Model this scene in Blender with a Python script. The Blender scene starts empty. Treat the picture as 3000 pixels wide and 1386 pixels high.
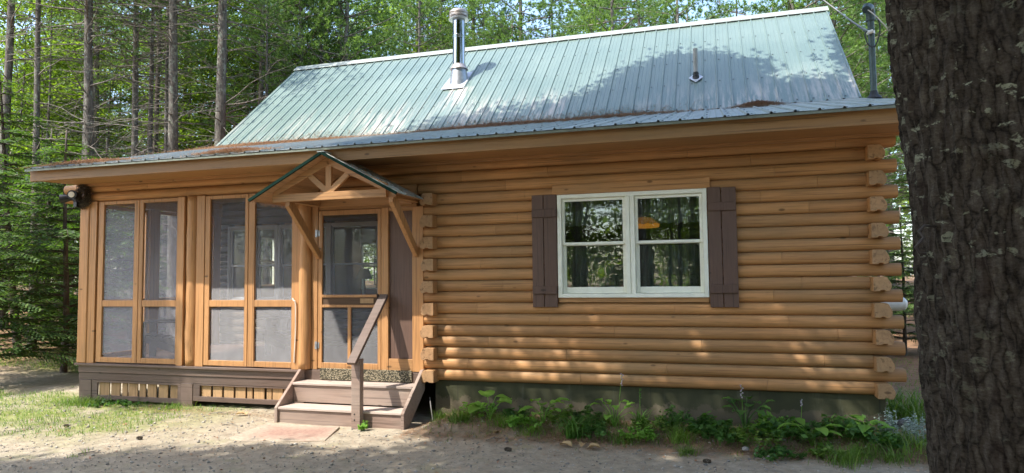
import bpy, math, random
import numpy as np
from mathutils import Vector, Matrix, noise as mnoise
R = math.radians
sc = bpy.context.scene
col = sc.collection
random.seed(7)

# ------------------------------------------------------------------ camera
CAM = Vector((3.5021, -8.2982, 1.3073))
YAW, PITCH, ROLL, FPX = 0.2911, 0.0605, -0.0114, 2004.15
_f = Vector((-math.sin(YAW)*math.cos(PITCH), math.cos(YAW)*math.cos(PITCH), math.sin(PITCH)))
_r = _f.cross(Vector((0, 0, 1))).normalized(); _u = _r.cross(_f)
_r2 = _r*math.cos(ROLL)+_u*math.sin(ROLL); _u2 = -_r*math.sin(ROLL)+_u*math.cos(ROLL)
cd = bpy.data.cameras.new('camera'); cam = bpy.data.objects.new('camera', cd); col.objects.link(cam)
M = Matrix((_r2, _u2, -_f)).transposed().to_4x4(); M.translation = CAM
cam.matrix_world = M
cd.sensor_width = 36; cd.lens = FPX/3000*36; cd.clip_end = 2000; cd.clip_start = .05
sc.camera = cam

# ------------------------------------------------------------------ light
SUN = Vector((-.45, -.50, 1.0)).normalized()          # direction towards the sun
w = bpy.data.worlds.new('World'); sc.world = w; w.use_nodes = True
nt = w.node_tree; nt.nodes.clear()
sky = nt.nodes.new('ShaderNodeTexSky'); sky.sky_type = 'NISHITA'; sky.sun_disc = False; sky.dust_density = 1.8; sky.ozone_density = 1.0; sky.altitude = 0
sky.sun_elevation = math.asin(SUN.z); sky.sun_rotation = math.atan2(SUN.x, SUN.y)
bg = nt.nodes.new('ShaderNodeBackground'); bg.inputs[1].default_value = .15
wo = nt.nodes.new('ShaderNodeOutputWorld'); nt.links.new(sky.outputs[0], bg.inputs[0]); nt.links.new(bg.outputs[0], wo.inputs[0])
sl = bpy.data.lights.new('sun', 'SUN'); sl.energy = 2.3; sl.angle = R(.53); sl.color = (1, .955, .88)
so = bpy.data.objects.new('sun', sl); col.objects.link(so); so.rotation_euler = (-SUN).to_track_quat('-Z', 'Y').to_euler(); so.location = (-9, -10, 30)
sc.view_settings.view_transform = 'Standard'; sc.view_settings.look = 'None'
sc.view_settings.exposure = 2.0; sc.view_settings.gamma = 1
sc.render.engine = 'CYCLES'
sc.cycles.max_bounces = 7; sc.cycles.diffuse_bounces = 4; sc.cycles.glossy_bounces = 3; sc.cycles.transparent_max_bounces = 12
sc.cycles.transmission_bounces = 3
sc.cycles.use_denoising = True; sc.cycles.sample_clamp_indirect = 8

# ------------------------------------------------------------------ materials
MATS = {}
class NT:
    def __init__(s, name):
        s.m = bpy.data.materials.new(name); s.m.use_nodes = True; s.t = s.m.node_tree; s.t.nodes.clear()
        s.out = s.n('ShaderNodeOutputMaterial'); MATS[name] = s.m
    def n(s, t, **k):
        nd = s.t.nodes.new(t)
        for a, b in k.items(): setattr(nd, a, b)
        return nd
    def l(s, a, b): s.t.links.new(a, b)
    def co(s, scale=(1, 1, 1)):
        t = s.n('ShaderNodeTexCoord'); m = s.n('ShaderNodeMapping'); m.inputs['Scale'].default_value = scale
        s.l(t.outputs['Object'], m.inputs[0]); return m.outputs[0]
    def noise(s, v, sc_, det=4, rough=.6, dist=0):
        n = s.n('ShaderNodeTexNoise'); n.inputs['Scale'].default_value = sc_; n.inputs['Detail'].default_value = det
        n.inputs['Roughness'].default_value = rough; n.inputs['Distortion'].default_value = dist
        s.l(v, n.inputs['Vector']); return n.outputs[0]
    def ramp(s, v, stops):
        r = s.n('ShaderNodeValToRGB'); e = r.color_ramp.elements
        while len(e) < len(stops): e.new(.5)
        for i, (p, c) in enumerate(stops):
            e[i].position = p; e[i].color = (*c, 1) if isinstance(c, tuple) else (c, c, c, 1)
        s.l(v, r.inputs[0]); return r.outputs[0]
    def mix(s, f, a, b, mode='MIX'):
        m = s.n('ShaderNodeMix', data_type='RGBA', blend_type=mode)
        for i, v in ((0, f), (6, a), (7, b)):
            if isinstance(v, (int, float)): m.inputs[i].default_value = v
            elif isinstance(v, tuple): m.inputs[i].default_value = (*v, 1)
            else: s.l(v, m.inputs[i])
        return m.outputs[2]
    def math(s, op, a, b=0, c=None):
        m = s.n('ShaderNodeMath', operation=op)
        for i, v in enumerate((a, b) if c is None else (a, b, c)):
            if isinstance(v, (int, float)): m.inputs[i].default_value = v
            else: s.l(v, m.inputs[i])
        return m.outputs[0]
    def sepxyz(s, v):
        n = s.n('ShaderNodeSeparateXYZ'); s.l(v, n.inputs[0]); return n.outputs
    def bsdf(s, color, rough=.7, metal=0, bump=None, bstr=.3, bdist=.01, spec=.5, normal=None):
        b = s.n('ShaderNodeBsdfPrincipled')
        for k, v in (('Base Color', color), ('Roughness', rough), ('Metallic', metal), ('Specular IOR Level', spec)):
            if isinstance(v, tuple): b.inputs[k].default_value = (*v, 1)
            elif isinstance(v, (int, float)): b.inputs[k].default_value = v
            else: s.l(v, b.inputs[k])
        if bump is not None:
            bn = s.n('ShaderNodeBump'); bn.inputs['Strength'].default_value = bstr; bn.inputs['Distance'].default_value = bdist
            s.l(bump, bn.inputs['Height']); s.l(bn.outputs[0], b.inputs['Normal'])
        return b
    def done(s, b):
        s.l(b.outputs[0], s.out.inputs[0]); return s.m

def wood(name, c, grain=(.6, 14, 14), dark=.55, dirt=.35, dirtc=(.13, .12, .07), rough=.62, topdust=0., knots=True):
    t = NT(name); v = t.co(grain)
    g = t.noise(v, 3.2, 6, .62, .6)
    lo = tuple(x*dark for x in c); hi = tuple(min(1, x*1.22) for x in c)
    cc = t.ramp(g, [(.25, lo), (.5, c), (.8, hi)])
    big = t.noise(t.co((.6, 1.2, 1.4)), 1.1, 3, .55)
    cc = t.mix(t.math('MULTIPLY', t.ramp(big, [(.38, 0.), (.72, 1.)]), dirt), cc, dirtc)
    oi = t.n('ShaderNodeObjectInfo'); rv = t.ramp(oi.outputs['Random'], [(0, .87), (.5, 1.), (1, 1.10)])
    cc = t.mix(1., cc, rv, 'MULTIPLY')
    ck = t.noise(t.co(tuple(.35 if q < 1 else 34. for q in grain) if min(grain) < 1 else grain), 2.1, 3, .5, .4)
    cc = t.mix(t.ramp(ck, [(.61, 0.), (.65, .6)]), cc, tuple(x*.3 for x in c))
    if knots:
        vo = t.n('ShaderNodeTexVoronoi'); vo.inputs['Scale'].default_value = 2.3; t.l(t.co((1, 1, 2.4)), vo.inputs['Vector'])
        cc = t.mix(t.ramp(vo.outputs['Distance'], [(.0, 1.), (.06, .8), (.10, 0.)]), cc, tuple(x*.28 for x in c))
    if topdust:
        ge = t.n('ShaderNodeNewGeometry'); nz = t.sepxyz(ge.outputs['Normal'])[2]
        nn = t.noise(t.co((.8, 1, 3)), 2.2, 4, .6)
        f = t.math('MULTIPLY', t.ramp(nz, [(.25, 0.), (.85, 1.)]), t.ramp(nn, [(.3, .25), (.65, 1.)]))
        cc = t.mix(t.math('MULTIPLY', f, topdust), cc, (.16, .145, .085))
    return t.done(t.bsdf(cc, rough, bump=t.noise(v, 6, 5, .65), bstr=.25, bdist=.004, spec=.35))

LOGC = (.50, .243, .090)
wood('log_stain', LOGC, topdust=.5, dark=.66, dirt=.42, rough=.62)
wood('log_end_grain', (.43, .24, .115), grain=(9, 9, 9), topdust=.4, dark=.6, rough=.8)
wood('trim_stain', (.45, .225, .088), grain=(14, 14, .7), dark=.78, dirt=.14, rough=.5)
wood('trim_stain_h', (.43, .22, .088), grain=(.7, 14, 14), dark=.76, dirt=.22, rough=.5)
wood('fascia_stain', (.32, .165, .062), grain=(.4, 10, 6), dark=.8, dirt=.35, rough=.5)
wood('brown_paint', (.122, .070, .050), grain=(8, 8, .8), dark=.8, dirt=.15, dirtc=(.12, .1, .09), rough=.55)
wood('brown_paint_h', (.125, .080, .060), grain=(.6, 9, 9), dark=.75, dirt=.35, dirtc=(.15, .13, .11), rough=.6)
wood('step_paint', (.26, .175, .135), grain=(.7, 10, 10), dark=.62, dirt=.8, dirtc=(.38, .31, .25), rough=.75)
wood('tread_paint', (.46, .37, .31), grain=(.7, 10, 10), dark=.6, dirt=.55, dirtc=(.22, .165, .14), rough=.85)
wood('slat_tan', (.42, .25, .12), grain=(12, 12, .8), dark=.7, dirt=.4, rough=.7)
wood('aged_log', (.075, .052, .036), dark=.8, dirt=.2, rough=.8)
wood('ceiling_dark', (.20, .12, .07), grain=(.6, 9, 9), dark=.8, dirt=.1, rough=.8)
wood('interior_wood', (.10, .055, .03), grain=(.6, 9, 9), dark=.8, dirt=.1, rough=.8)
wood('plank_soffit', (.46, .26, .13), grain=(10, .8, 10), dark=.7, dirt=.15, rough=.7)

def plain(name, c, rough=.5, metal=0, var=.15, ns=8, bstr=.1, spec=.5):
    t = NT(name); n = t.noise(t.co(), ns, 5, .6)
    cc = t.ramp(n, [(.3, tuple(x*(1-var) for x in c)), (.7, tuple(min(1, x*(1+var)) for x in c))])
    return t.done(t.bsdf(cc, rough, metal, bump=n, bstr=bstr, bdist=.005, spec=spec))
plain('white_vinyl', (.84, .83, .70), .45, var=.06)
plain('grey_vinyl', (.34, .34, .33), .5, var=.06)
plain('dark_green_trim', (.006, .024, .017), .9, spec=.1)
plain('drip_metal', (.16, .17, .125), .5, .2, var=.3)
plain('ridge_metal', (.30, .33, .30), .45, .2, var=.2, ns=5)
plain('steel', (.44, .45, .48), .10, 1, var=.08, ns=3)
plain('galvanised', (.38, .40, .43), .42, .8, var=.2, ns=12)
plain('cap_metal', (.40, .36, .34), .45, .7, var=.35, ns=14)
plain('black_rubber', (.02, .02, .02), .6)
plain('pvc_grey', (.36, .36, .35), .5)
plain('mast_green', (.06, .085, .08), .45, .2, var=.25, ns=14)
plain('black_plastic', (.015, .015, .017), .45)
plain('cable_black', (.03, .03, .03), .6)
plain('cable_grey', (.22, .21, .2), .6)
plain('lamp_glass', (.8, .78, .7), .2)
plain('white_rope', (.6, .57, .5), .8)
plain('iron', (.05, .04, .035), .6, .5)
plain('tank_white', (.62, .63, .6), .4)
plain('shade_linen', (.42, .36, .22), .8)
plain('curtain_lace', (.20, .21, .18), .9, var=.4, ns=40)
plain('curtain_dark', (.05, .055, .05), .9, var=.4, ns=40)
plain('chair_brown', (.075, .055, .05), .6)
plain('nest_twig', (.06, .045, .03), .9, var=.5, ns=30)
plain('flash_white', (.52, .54, .58), .35, .3, var=.2)
plain('screw', (.10, .11, .12), .5, .5)

def concrete():
    t = NT('foundation_concrete'); v = t.co()
    a = t.noise(v, 1.6, 5, .6); b = t.noise(t.co((1, 1, .25)), 7, 4, .6)
    cc = t.ramp(a, [(.3, (.030, .031, .012)), (.55, (.050, .049, .020)), (.8, (.09, .082, .042))])
    cc = t.mix(t.ramp(b, [(.45, 0.), (.75, .6)]), cc, (.024, .028, .010))
    x, y, z = t.sepxyz(v)
    ln = t.math('ABSOLUTE', t.math('SUBTRACT', t.math('FRACT', t.math('DIVIDE', t.math('ADD', x, .35), 1.22)), .5)); cc = t.mix(t.ramp(ln, [(0, .7), (.004, .5), (.007, 0.)]), cc, (.02, .018, .012))
    sp = t.math('ADD', t.math('MULTIPLY', z, -2.4), t.math('MULTIPLY', t.noise(v, 5, 6, .7), .9)); cc = t.mix(t.ramp(sp, [(.95, 0.), (1.35, .75)]), cc, (.12, .095, .06))
    wt = t.noise(t.co((1, 1, .12)), 5, 5, .7); cc = t.mix(t.ramp(wt, [(.56, 0.), (.7, .5)]), cc, (.13, .125, .09))
    t.done(t.bsdf(cc, .9, bump=t.noise(v, 30, 4), bstr=.25))
concrete()

def roofm():
    t = NT('roof_green'); v = t.co(); x, y, z = t.sepxyz(v)
    n1 = t.noise(t.co((.5, .5, .5)), 1.3, 4, .6)
    cc = t.ramp(n1, [(.3, (.122, .178, .160)), (.7, (.162, .222, .203))])
    st = t.noise(t.co((7, .7, .7)), 2.4, 4, .65)
    # pale washed dirt towards the bottom of the slope, in streaks running down it
    m = t.math('MULTIPLY', t.ramp(t.math('DIVIDE', t.math('SUBTRACT', 4.95, z), .95), [(0, 0.), (.75, .9), (1, 1.)]), t.ramp(st, [(.42, 0.), (.62, 1.)]))
    big = t.noise(t.co((.9, .3, .3)), 1.3, 2)
    m = t.math('MULTIPLY', m, t.ramp(big, [(.42, .15), (.6, 1.)]))
    cc = t.mix(m, cc, (.46, .42, .37))
    sx = t.ramp(x, [(0, 0.), (1, 0.)]); dx = t.math('ABSOLUTE', t.math('ADD', x, 1.30)); m2 = t.math('MULTIPLY', t.ramp(dx, [(.12, 1.), (.34, 0.)]), t.ramp(t.math('SUBTRACT', 5.15, z), [(.0, 0.), (.06, 1.), (.75, 0.)]))
    cc = t.mix(t.math('MULTIPLY', m2, t.ramp(st, [(.40, 0.), (.56, .9)])), cc, (.55, .50, .45))
    wv = t.math('FRACT', t.math('DIVIDE', t.math('ADD', x, 20.05), .9144)); wn = t.noise(t.co((1.0936, .02, .02)), .7, 1)
    cc = t.mix(t.ramp(wv, [(0, .25), (.012, 0.), (.98, 0.), (1, .25)]), cc, (.12, .14, .13))
    sp = t.noise(v, 26, 3, .6)
    cc = t.mix(t.ramp(sp, [(.66, 0.), (.74, .35)]), cc, (.45, .47, .45))
    t.done(t.bsdf(cc, t.ramp(n1, [(.3, .28), (.7, .42)]), .1, bump=t.noise(t.co((3, .5, .5)), 2, 3), bstr=.08, bdist=.01, spec=.5))
roofm()
def roof2():
    t = NT('roof_old'); v = t.co()
    n1 = t.noise(t.co((4, 1, 1)), 2.0, 5, .65)
    cc = t.ramp(n1, [(.3, (.23, .27, .255)), (.55, (.33, .35, .33)), (.8, (.42, .41, .38))])
    cc = t.mix(t.ramp(t.noise(v, 5, 5, .7), [(.52, 0.), (.7, .6)]), cc, (.26, .18, .12))
    t.done(t.bsdf(cc, .38, .1, bump=t.noise(v, 18, 4), bstr=.08, spec=.8))
roof2()

def glass(name='window_glass', k=.75, b0=.06):
    t = NT(name)
    tr = t.n('ShaderNodeBsdfTransparent'); tr.inputs[0].default_value = (.82, .86, .84, 1)
    gl = t.n('ShaderNodeBsdfGlossy'); gl.inputs['Roughness'].default_value = .0; gl.inputs[0].default_value = (.95, .98, .96, 1)
    fr = t.n('ShaderNodeFresnel'); fr.inputs[0].default_value = 1.5
    bn = t.n('ShaderNodeBump'); bn.inputs['Strength'].default_value = .12; bn.inputs['Distance'].default_value = .012
    t.l(t.noise(t.co((1, 1, 1)), 2.3, 2, .4), bn.inputs['Height']); t.l(bn.outputs[0], gl.inputs['Normal'])
    mx = t.n('ShaderNodeMixShader'); t.l(t.math('MULTIPLY_ADD', fr.outputs[0], k, b0), mx.inputs[0])
    t.l(tr.outputs[0], mx.inputs[1]); t.l(gl.outputs[0], mx.inputs[2]); t.done(mx)
glass(); glass('porch_glass', .3, .0)
def screen(name='insect_screen', k=.31):
    t = NT(name)
    tr = t.n('ShaderNodeBsdfTransparent'); tr.inputs[0].default_value = (1, 1, 1, 1)
    df = t.n('ShaderNodeBsdfDiffuse')
    v = t.co((1, 1, .22)); cc = t.ramp(t.noise(v, 16, 4, .6), [(.3, (.43, .42, .425)), (.75, (.55, .54, .545))])
    t.l(cc, df.inputs[0])
    nv = t.n('ShaderNodeCombineXYZ'); nv.inputs[0].default_value = 0; nv.inputs[1].default_value = -.60; nv.inputs[2].default_value = .80; t.l(nv.outputs[0], df.inputs['Normal'])   # round wires of the weave face the sky as much as the yard
    mx = t.n('ShaderNodeMixShader'); mx.inputs[0].default_value = k
    t.l(tr.outputs[0], mx.inputs[1]); t.l(df.outputs[0], mx.inputs[2]); t.done(mx)
screen(); screen('door_screen', .13)
def cloth_net():
    t = NT('net_curtain')
    tr = t.n('ShaderNodeBsdfTransparent'); df = t.n('ShaderNodeBsdfDiffuse')
    t.l(t.ramp(t.noise(t.co((1, 1, .15)), 22, 3), [(.3, (.25, .26, .24)), (.7, (.5, .5, .46))]), df.inputs[0])
    mx = t.n('ShaderNodeMixShader'); mx.inputs[0].default_value = .6
    t.l(tr.outputs[0], mx.inputs[1]); t.l(df.outputs[0], mx.inputs[2]); t.done(mx)
cloth_net()
plain('grey_stone', (.11, .105, .095), .9, var=.4, ns=20)
def lampm():
    t = NT('stained_glass')
    b = t.bsdf((.5, .2, .04), .4); b.inputs['Emission Color'].default_value = (1, .38, .05, 1); b.inputs['Emission Strength'].default_value = .10
    t.done(b)
lampm()

def leafm(name, cols, trans=.45, tcol=None, rough=.55):
    t = NT(name); ge = t.n('ShaderNodeNewGeometry'); oi = t.n('ShaderNodeObjectInfo')
    r = t.math('FRACT', t.math('ADD', ge.outputs['Random Per Island'], oi.outputs['Random']))
    n = t.noise(t.co(), .9, 3)
    cc = t.ramp(t.math('ADD', t.math('MULTIPLY', r, .55), t.math('MULTIPLY', n, .5)), [(.15, cols[0]), (.5, cols[1]), (.85, cols[2])])
    d = t.bsdf(cc, rough, spec=.35)
    tr = t.n('ShaderNodeBsdfTranslucent'); t.l(t.mix(1., cc, tcol or (1.5, 1.75, .5), 'MULTIPLY'), tr.inputs[0])
    mx = t.n('ShaderNodeMixShader'); mx.inputs[0].default_value = trans
    t.l(d.outputs[0], mx.inputs[1]); t.l(tr.outputs[0], mx.inputs[2]); t.done(mx)
leafm('maple_leaf', [(.04, .07, .014), (.115, .17, .03), (.26, .32, .075)], .5)
leafm('pine_needle', [(.07, .125, .045), (.13, .215, .07), (.21, .31, .11)], .5, (1.4, 1.5, .7))
leafm('hemlock_needle', [(.026, .058, .018), (.058, .11, .03), (.14, .22, .055)], .35)
leafm('shrub_leaf', [(.035, .085, .02), (.06, .14, .03), (.10, .2, .045)], .4)
leafm('hosta_leaf', [(.13, .26, .04), (.17, .32, .05), (.22, .38, .07)], .4)
leafm('silver_leaf', [(.18, .24, .2), (.3, .37, .32), (.45, .5, .46)], .3, (1, 1.1, .9))
leafm('grass_blade', [(.06, .12, .018), (.11, .20, .03), (.22, .27, .08)], .4)
leafm('daylily_leaf', [(.05, .12, .025), (.08, .18, .035), (.13, .25, .05)], .35)
leafm('needle_litter', [(.20, .10, .055), (.34, .19, .105), (.50, .32, .19)], .15, (1, 1, 1))
leafm('dead_leaf', [(.34, .22, .10), (.45, .31, .16), (.55, .4, .22)], .2, (1, 1, .8))
leafm('petal_pale', [(.5, .42, .52), (.6, .5, .6), (.7, .65, .7)], .4, (1, 1, 1))
leafm('pebble', [(.12, .11, .1), (.26, .24, .21), (.46, .42, .36)], .0, (1, 1, 1), .85)

def bark(name, c, lich=.4, sx=1.):
    t = NT(name); v = t.co((7*sx, 7*sx, 1.5*sx))
    n = t.noise(v, 2.2, 8, .7, .8); 
    cc = t.ramp(n, [(.32, tuple(x*.3 for x in c)), (.5, c), (.72, tuple(x*1.7 for x in c))])
    l = t.noise(t.co((1, 1, .8)), 9*sx, 5, .7)
    cc = t.mix(t.ramp(l, [(.54, 0.), (.62, lich)]), cc, (.27, .29, .23))
    t.done(t.bsdf(cc, .9, bump=n, bstr=.8, bdist=.03, spec=.2))
bark('bark_grey', (.135, .118, .10), .8)
bark('bark_dark', (.10, .08, .065), .35)
bark('dead_limb', (.19, .165, .14), .4)
def bigbark():
    t = NT('bark_old_pine')
    tc = t.n('ShaderNodeTexCoord'); 
    # cylindrical coordinates stored on the mesh
    at = t.n('ShaderNodeAttribute'); at.attribute_name = 'barkuv'; uv = at.outputs['Vector']
    mp = t.n('ShaderNodeMapping'); mp.inputs['Scale'].default_value = (1, .3, 1); t.l(uv, mp.inputs[0])
    nz = t.n('ShaderNodeTexNoise'); nz.inputs['Scale'].default_value = 9; nz.inputs['Detail'].default_value = 5; t.l(uv, nz.inputs['Vector'])
    ad = t.n('ShaderNodeVectorMath', operation='MULTIPLY_ADD'); t.l(nz.outputs['Color'], ad.inputs[0]); ad.inputs[1].default_value = (.075, .075, .0); t.l(mp.outputs[0], ad.inputs[2])
    vo = t.n('ShaderNodeTexVoronoi', feature='DISTANCE_TO_EDGE'); vo.inputs['Scale'].default_value = 27; t.l(ad.outputs[0], vo.inputs['Vector'])
    m2 = t.n('ShaderNodeMapping'); m2.inputs['Scale'].default_value = (1, 1.9, 1); t.l(uv, m2.inputs[0])
    fine = t.noise(m2.outputs[0], 60, 7, .75); mid = t.noise(mp.outputs[0], 42, 6, .7)
    crack = t.ramp(vo.outputs['Distance'], [(0, 0.), (.10, .6), (.3, 1.)])
    h = t.math('ADD', t.math('MULTIPLY', crack, .24), t.math('ADD', t.math('MULTIPLY', mid, .62), t.math('MULTIPLY', fine, .62)))
    cc = t.ramp(t.math('MULTIPLY', h, .75), [(.38, (.005, .0038, .0028)), (.47, (.021, .0165, .012)), (.60, (.050, .040, .030)), (.76, (.105, .09, .07))])
    red = t.noise(mp.outputs[0], 12, 3, .6); cc = t.mix(t.ramp(red, [(.55, 0.), (.7, .45)]), cc, (.026, .016, .013))
    m3 = t.n('ShaderNodeMapping'); m3.inputs['Scale'].default_value = (1, 1.5, 1); t.l(uv, m3.inputs[0])
    sc1 = t.noise(m3.outputs[0], 13, 4, .6, .25); z = t.sepxyz(uv)[1]
    thr = t.ramp(t.math('DIVIDE', t.math('ADD', z, -1.2), 1.8), [(.1, .15), (.5, 1.)])
    spots = t.math('MULTIPLY', t.ramp(sc1, [(.59, 0.), (.625, 1.)]), thr)
    spots = t.math('MULTIPLY', spots, t.ramp(t.noise(uv, 75, 4, .65), [(.40, .1), (.5, 1.)]))
    cl = t.noise(uv, 3.2, 3, .55); spots = t.math('MULTIPLY', spots, t.ramp(cl, [(.42, .12), (.56, 1.)]))
    cc = t.mix(t.math('MULTIPLY', spots, .85), cc, t.mix(t.noise(uv, 40, 3), (.16, .17, .11), (.33, .34, .25)))
    t.done(t.bsdf(cc, .95, bump=h, bstr=.8, bdist=.014, spec=.12))
bigbark()

def groundm():
    t = NT('yard_soil'); v = t.co(); x, y, z = t.sepxyz(v)
    a = t.noise(v, 1.2, 6, .62); b = t.noise(v, 9, 6, .7); c = t.noise(v, 42, 5, .75); d = t.noise(v, 2.6, 5, .65)
    sand = t.ramp(b, [(.25, (.205, .17, .125)), (.5, (.305, .258, .19)), (.75, (.42, .36, .27))])
    sand = t.mix(t.ramp(c, [(.55, 0.), (.72, .55)]), sand, (.15, .125, .095))
    sand = t.mix(t.ramp(c, [(.24, .5), (.36, 0.)]), sand, (.52, .48, .41))
    litter = t.ramp(b, [(.3, (.10, .055, .03)), (.55, (.20, .115, .065)), (.8, (.30, .20, .12))])
    moss = t.ramp(b, [(.3, (.10, .12, .025)), (.6, (.19, .215, .05)), (.85, (.29, .28, .12))])
    # grass and moss towards the left of the yard
    def sm(v_, a_, b_): return t.ramp(t.math('DIVIDE', t.math('SUBTRACT', v_, a_), b_-a_), [(0, 0.), (1, 1.)])
    nx = t.math('MULTIPLY', x, -1.)
    g1 = t.math('MULTIPLY', t.math('MULTIPLY', sm(nx, 2.3, 4.0), sm(y, -2.5, -1.5)), t.math('SUBTRACT', 1., sm(y, .1, .7)))
    g2 = t.math('MULTIPLY', sm(nx, 6, 8), sm(y, 1.9, 2.8))
    gx = t.math('MAXIMUM', g1, g2)
    gm = t.math('MULTIPLY', gx, t.ramp(t.math('ADD', t.math('MULTIPLY', a, .7), t.math('MULTIPLY', d, .3)), [(.38, 0.), (.52, 1.)]))
    cc = t.mix(t.math('MULTIPLY', gm, .85), sand, moss)
    thin = t.math('MULTIPLY', t.ramp(d, [(.55, 0.), (.66, .5)]), t.ramp(a, [(.45, 0.), (.55, 1.)]))
    cc = t.mix(thin, cc, (.26, .245, .13))
    # needle litter near the wall bed and in the woods
    bed = t.math('MULTIPLY', t.ramp(t.math('ADD', y, t.math('MULTIPLY_ADD', a, .8, .42)), [(0, 0.), (.16, 1.)]), t.ramp(x, [(-.0, 0.), (.25, 1.)]))
    cc = t.mix(t.math('MULTIPLY', bed, .75), cc, litter)
    wds = t.math('MAXIMUM', t.ramp(t.math('MULTIPLY_ADD', y, .12, -.25), [(0, 0.), (.25, 1.)]), t.ramp(t.math('MULTIPLY_ADD', x, -.12, -1.05), [(0, 0.), (.4, 1.)]))
    wds = t.math('MAXIMUM', wds, t.ramp(t.math('MULTIPLY_ADD', y, -.12, -1.6), [(0, 0.), (.4, 1.)]))
    cc = t.mix(t.math('MULTIPLY', wds, t.ramp(d, [(.3, .5), (.5, 1.)])), cc, litter)
    t.done(t.bsdf(cc, .95, bump=t.math('ADD', t.math('MULTIPLY', b, .5), t.math('MULTIPLY', c, .35)), bstr=.6, bdist=.03, spec=.15))
groundm()
def matm():
    t = NT('red_mat'); v = t.co(); x, y, z = t.sepxyz(v); b = t.noise(v, 22, 6, .75); c = t.noise(v, 3.0, 5, .65)
    cc = t.ramp(b, [(.3, (.22, .115, .085)), (.7, (.33, .20, .15))]); sand = t.ramp(b, [(.3, (.25, .20, .15)), (.7, (.45, .38, .28))])
    e = t.math('MAXIMUM', t.math('ABSOLUTE', t.math('DIVIDE', t.math('ADD', x, 1.4), .62)), t.math('ABSOLUTE', t.math('DIVIDE', t.math('ADD', y, 1.2), .46)))
    f = t.ramp(t.math('ADD', t.math('MULTIPLY', e, .55), t.math('MULTIPLY', c, .9)), [(.62, .12), (1., .95)])
    t.done(t.bsdf(t.mix(f, cc, sand), .95, bump=b, bstr=.5))
matm()
def coir():
    t = NT('coir_weave'); v = t.co((1, 1, 1.6))
    vo = t.n('ShaderNodeTexVoronoi'); vo.inputs['Scale'].default_value = 48; t.l(v, vo.inputs['Vector'])
    cc = t.ramp(vo.outputs['Distance'], [(.1, (.36, .30, .21)), (.4, (.22, .18, .11)), (.62, (.04, .035, .02))])
    t.done(t.bsdf(cc, .9, bump=vo.outputs['Distance'], bstr=-.6 if False else .6))
coir()

# ------------------------------------------------------------------ mesh helpers
class MB:
    def __init__(s): s.v = []; s.f = []; s.m = []; s.cur = 0
    def add(s, vs, fs):
        b = len(s.v); s.v += [tuple(p) for p in vs]
        for f in fs: s.f.append(tuple(b+i for i in f)); s.m.append(s.cur)
        return s
    def box(s, a, b):
        x0, y0, z0 = [min(p, q) for p, q in zip(a, b)]; x1, y1, z1 = [max(p, q) for p, q in zip(a, b)]
        return s.add([(x0, y0, z0), (x1, y0, z0), (x1, y1, z0), (x0, y1, z0), (x0, y0, z1), (x1, y0, z1), (x1, y1, z1), (x0, y1, z1)],
                     [(0, 3, 2, 1), (4, 5, 6, 7), (0, 1, 5, 4), (1, 2, 6, 5), (2, 3, 7, 6), (3, 0, 4, 7)])
    def bar(s, p, q, w, h, up=(0, 0, 1)):
        p = Vector(p); q = Vector(q); d = (q-p).normalized(); r = d.cross(Vector(up)).normalized(); u = r.cross(d)
        vs = [c+r*(sx*w/2)+u*(sz*h/2) for c in (p, q) for sx, sz in ((-1, -1), (1, -1), (1, 1), (-1, 1))]
        return s.add(vs, [(0, 1, 2, 3), (7, 6, 5, 4), (0, 4, 5, 1), (1, 5, 6, 2), (2, 6, 7, 3), (3, 7, 4, 0)])
    def tube(s, pts, rad, n=10, cap=True, jit=0):
        pts = [Vector(p) for p in pts]; rad = rad if isinstance(rad, (list, tuple)) else [rad]*len(pts)
        vs = []; fs = []
        a = None
        for i, p in enumerate(pts):
            d = (pts[min(i+1, len(pts)-1)]-pts[max(i-1, 0)]).normalized()
            if a is None: a = d.orthogonal().normalized()
            a = (a-d*a.dot(d)).normalized(); b = d.cross(a)
            for k in range(n):
                t = 2*math.pi*k/n; rr = rad[i]*(1+jit*random.uniform(-1, 1))
                vs.append(p+a*math.cos(t)*rr+b*math.sin(t)*rr)
        for i in range(len(pts)-1):
            for k in range(n):
                fs.append((i*n+k, i*n+(k+1) % n, (i+1)*n+(k+1) % n, (i+1)*n+k))
        if cap: fs.append(tuple(range(n))[::-1]); fs.append(tuple(range((len(pts)-1)*n, len(pts)*n)))
        return s.add(vs, fs)
    def prism(s, poly, axis, a, b):
        # poly: 2-D points; axis 0: (y,z), 1: (x,z), 2: (x,y)
        def mk(p, t): return (t, p[0], p[1]) if axis == 0 else (p[0], t, p[1]) if axis == 1 else (p[0], p[1], t)
        n = len(poly); vs = [mk(p, a) for p in poly]+[mk(p, b) for p in poly]
        fs = [tuple(range(n))[::-1], tuple(range(n, 2*n))]+[(i, (i+1) % n, n+(i+1) % n, n+i) for i in range(n)]
        return s.add(vs, fs)
    def build(s, name, mats, parent=None, bevel=0, smooth=False, label=None, seg=1):
        me = bpy.data.meshes.new(name); me.from_pydata(s.v, [], s.f)
        for m in (mats if isinstance(mats, (list, tuple)) else [mats]): me.materials.append(MATS[m])
        me.polygons.foreach_set('material_index', s.m)
        import bmesh
        bm = bmesh.new(); bm.from_mesh(me); bmesh.ops.recalc_face_normals(bm, faces=bm.faces); bm.to_mesh(me); bm.free()
        if smooth: me.shade_smooth()
        o = bpy.data.objects.new(name, me); col.objects.link(o)
        if parent: o.parent = parent
        if label: o['label'] = label
        if bevel:
            b = o.modifiers.new('bevel', 'BEVEL'); b.width = bevel; b.segments = seg; b.limit_method = 'ANGLE'; b.angle_limit = R(40)
        if smooth and smooth != 'all':
            try:
                me.set_sharp_from_angle(angle=R(40))
            except Exception: pass
        return o

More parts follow.
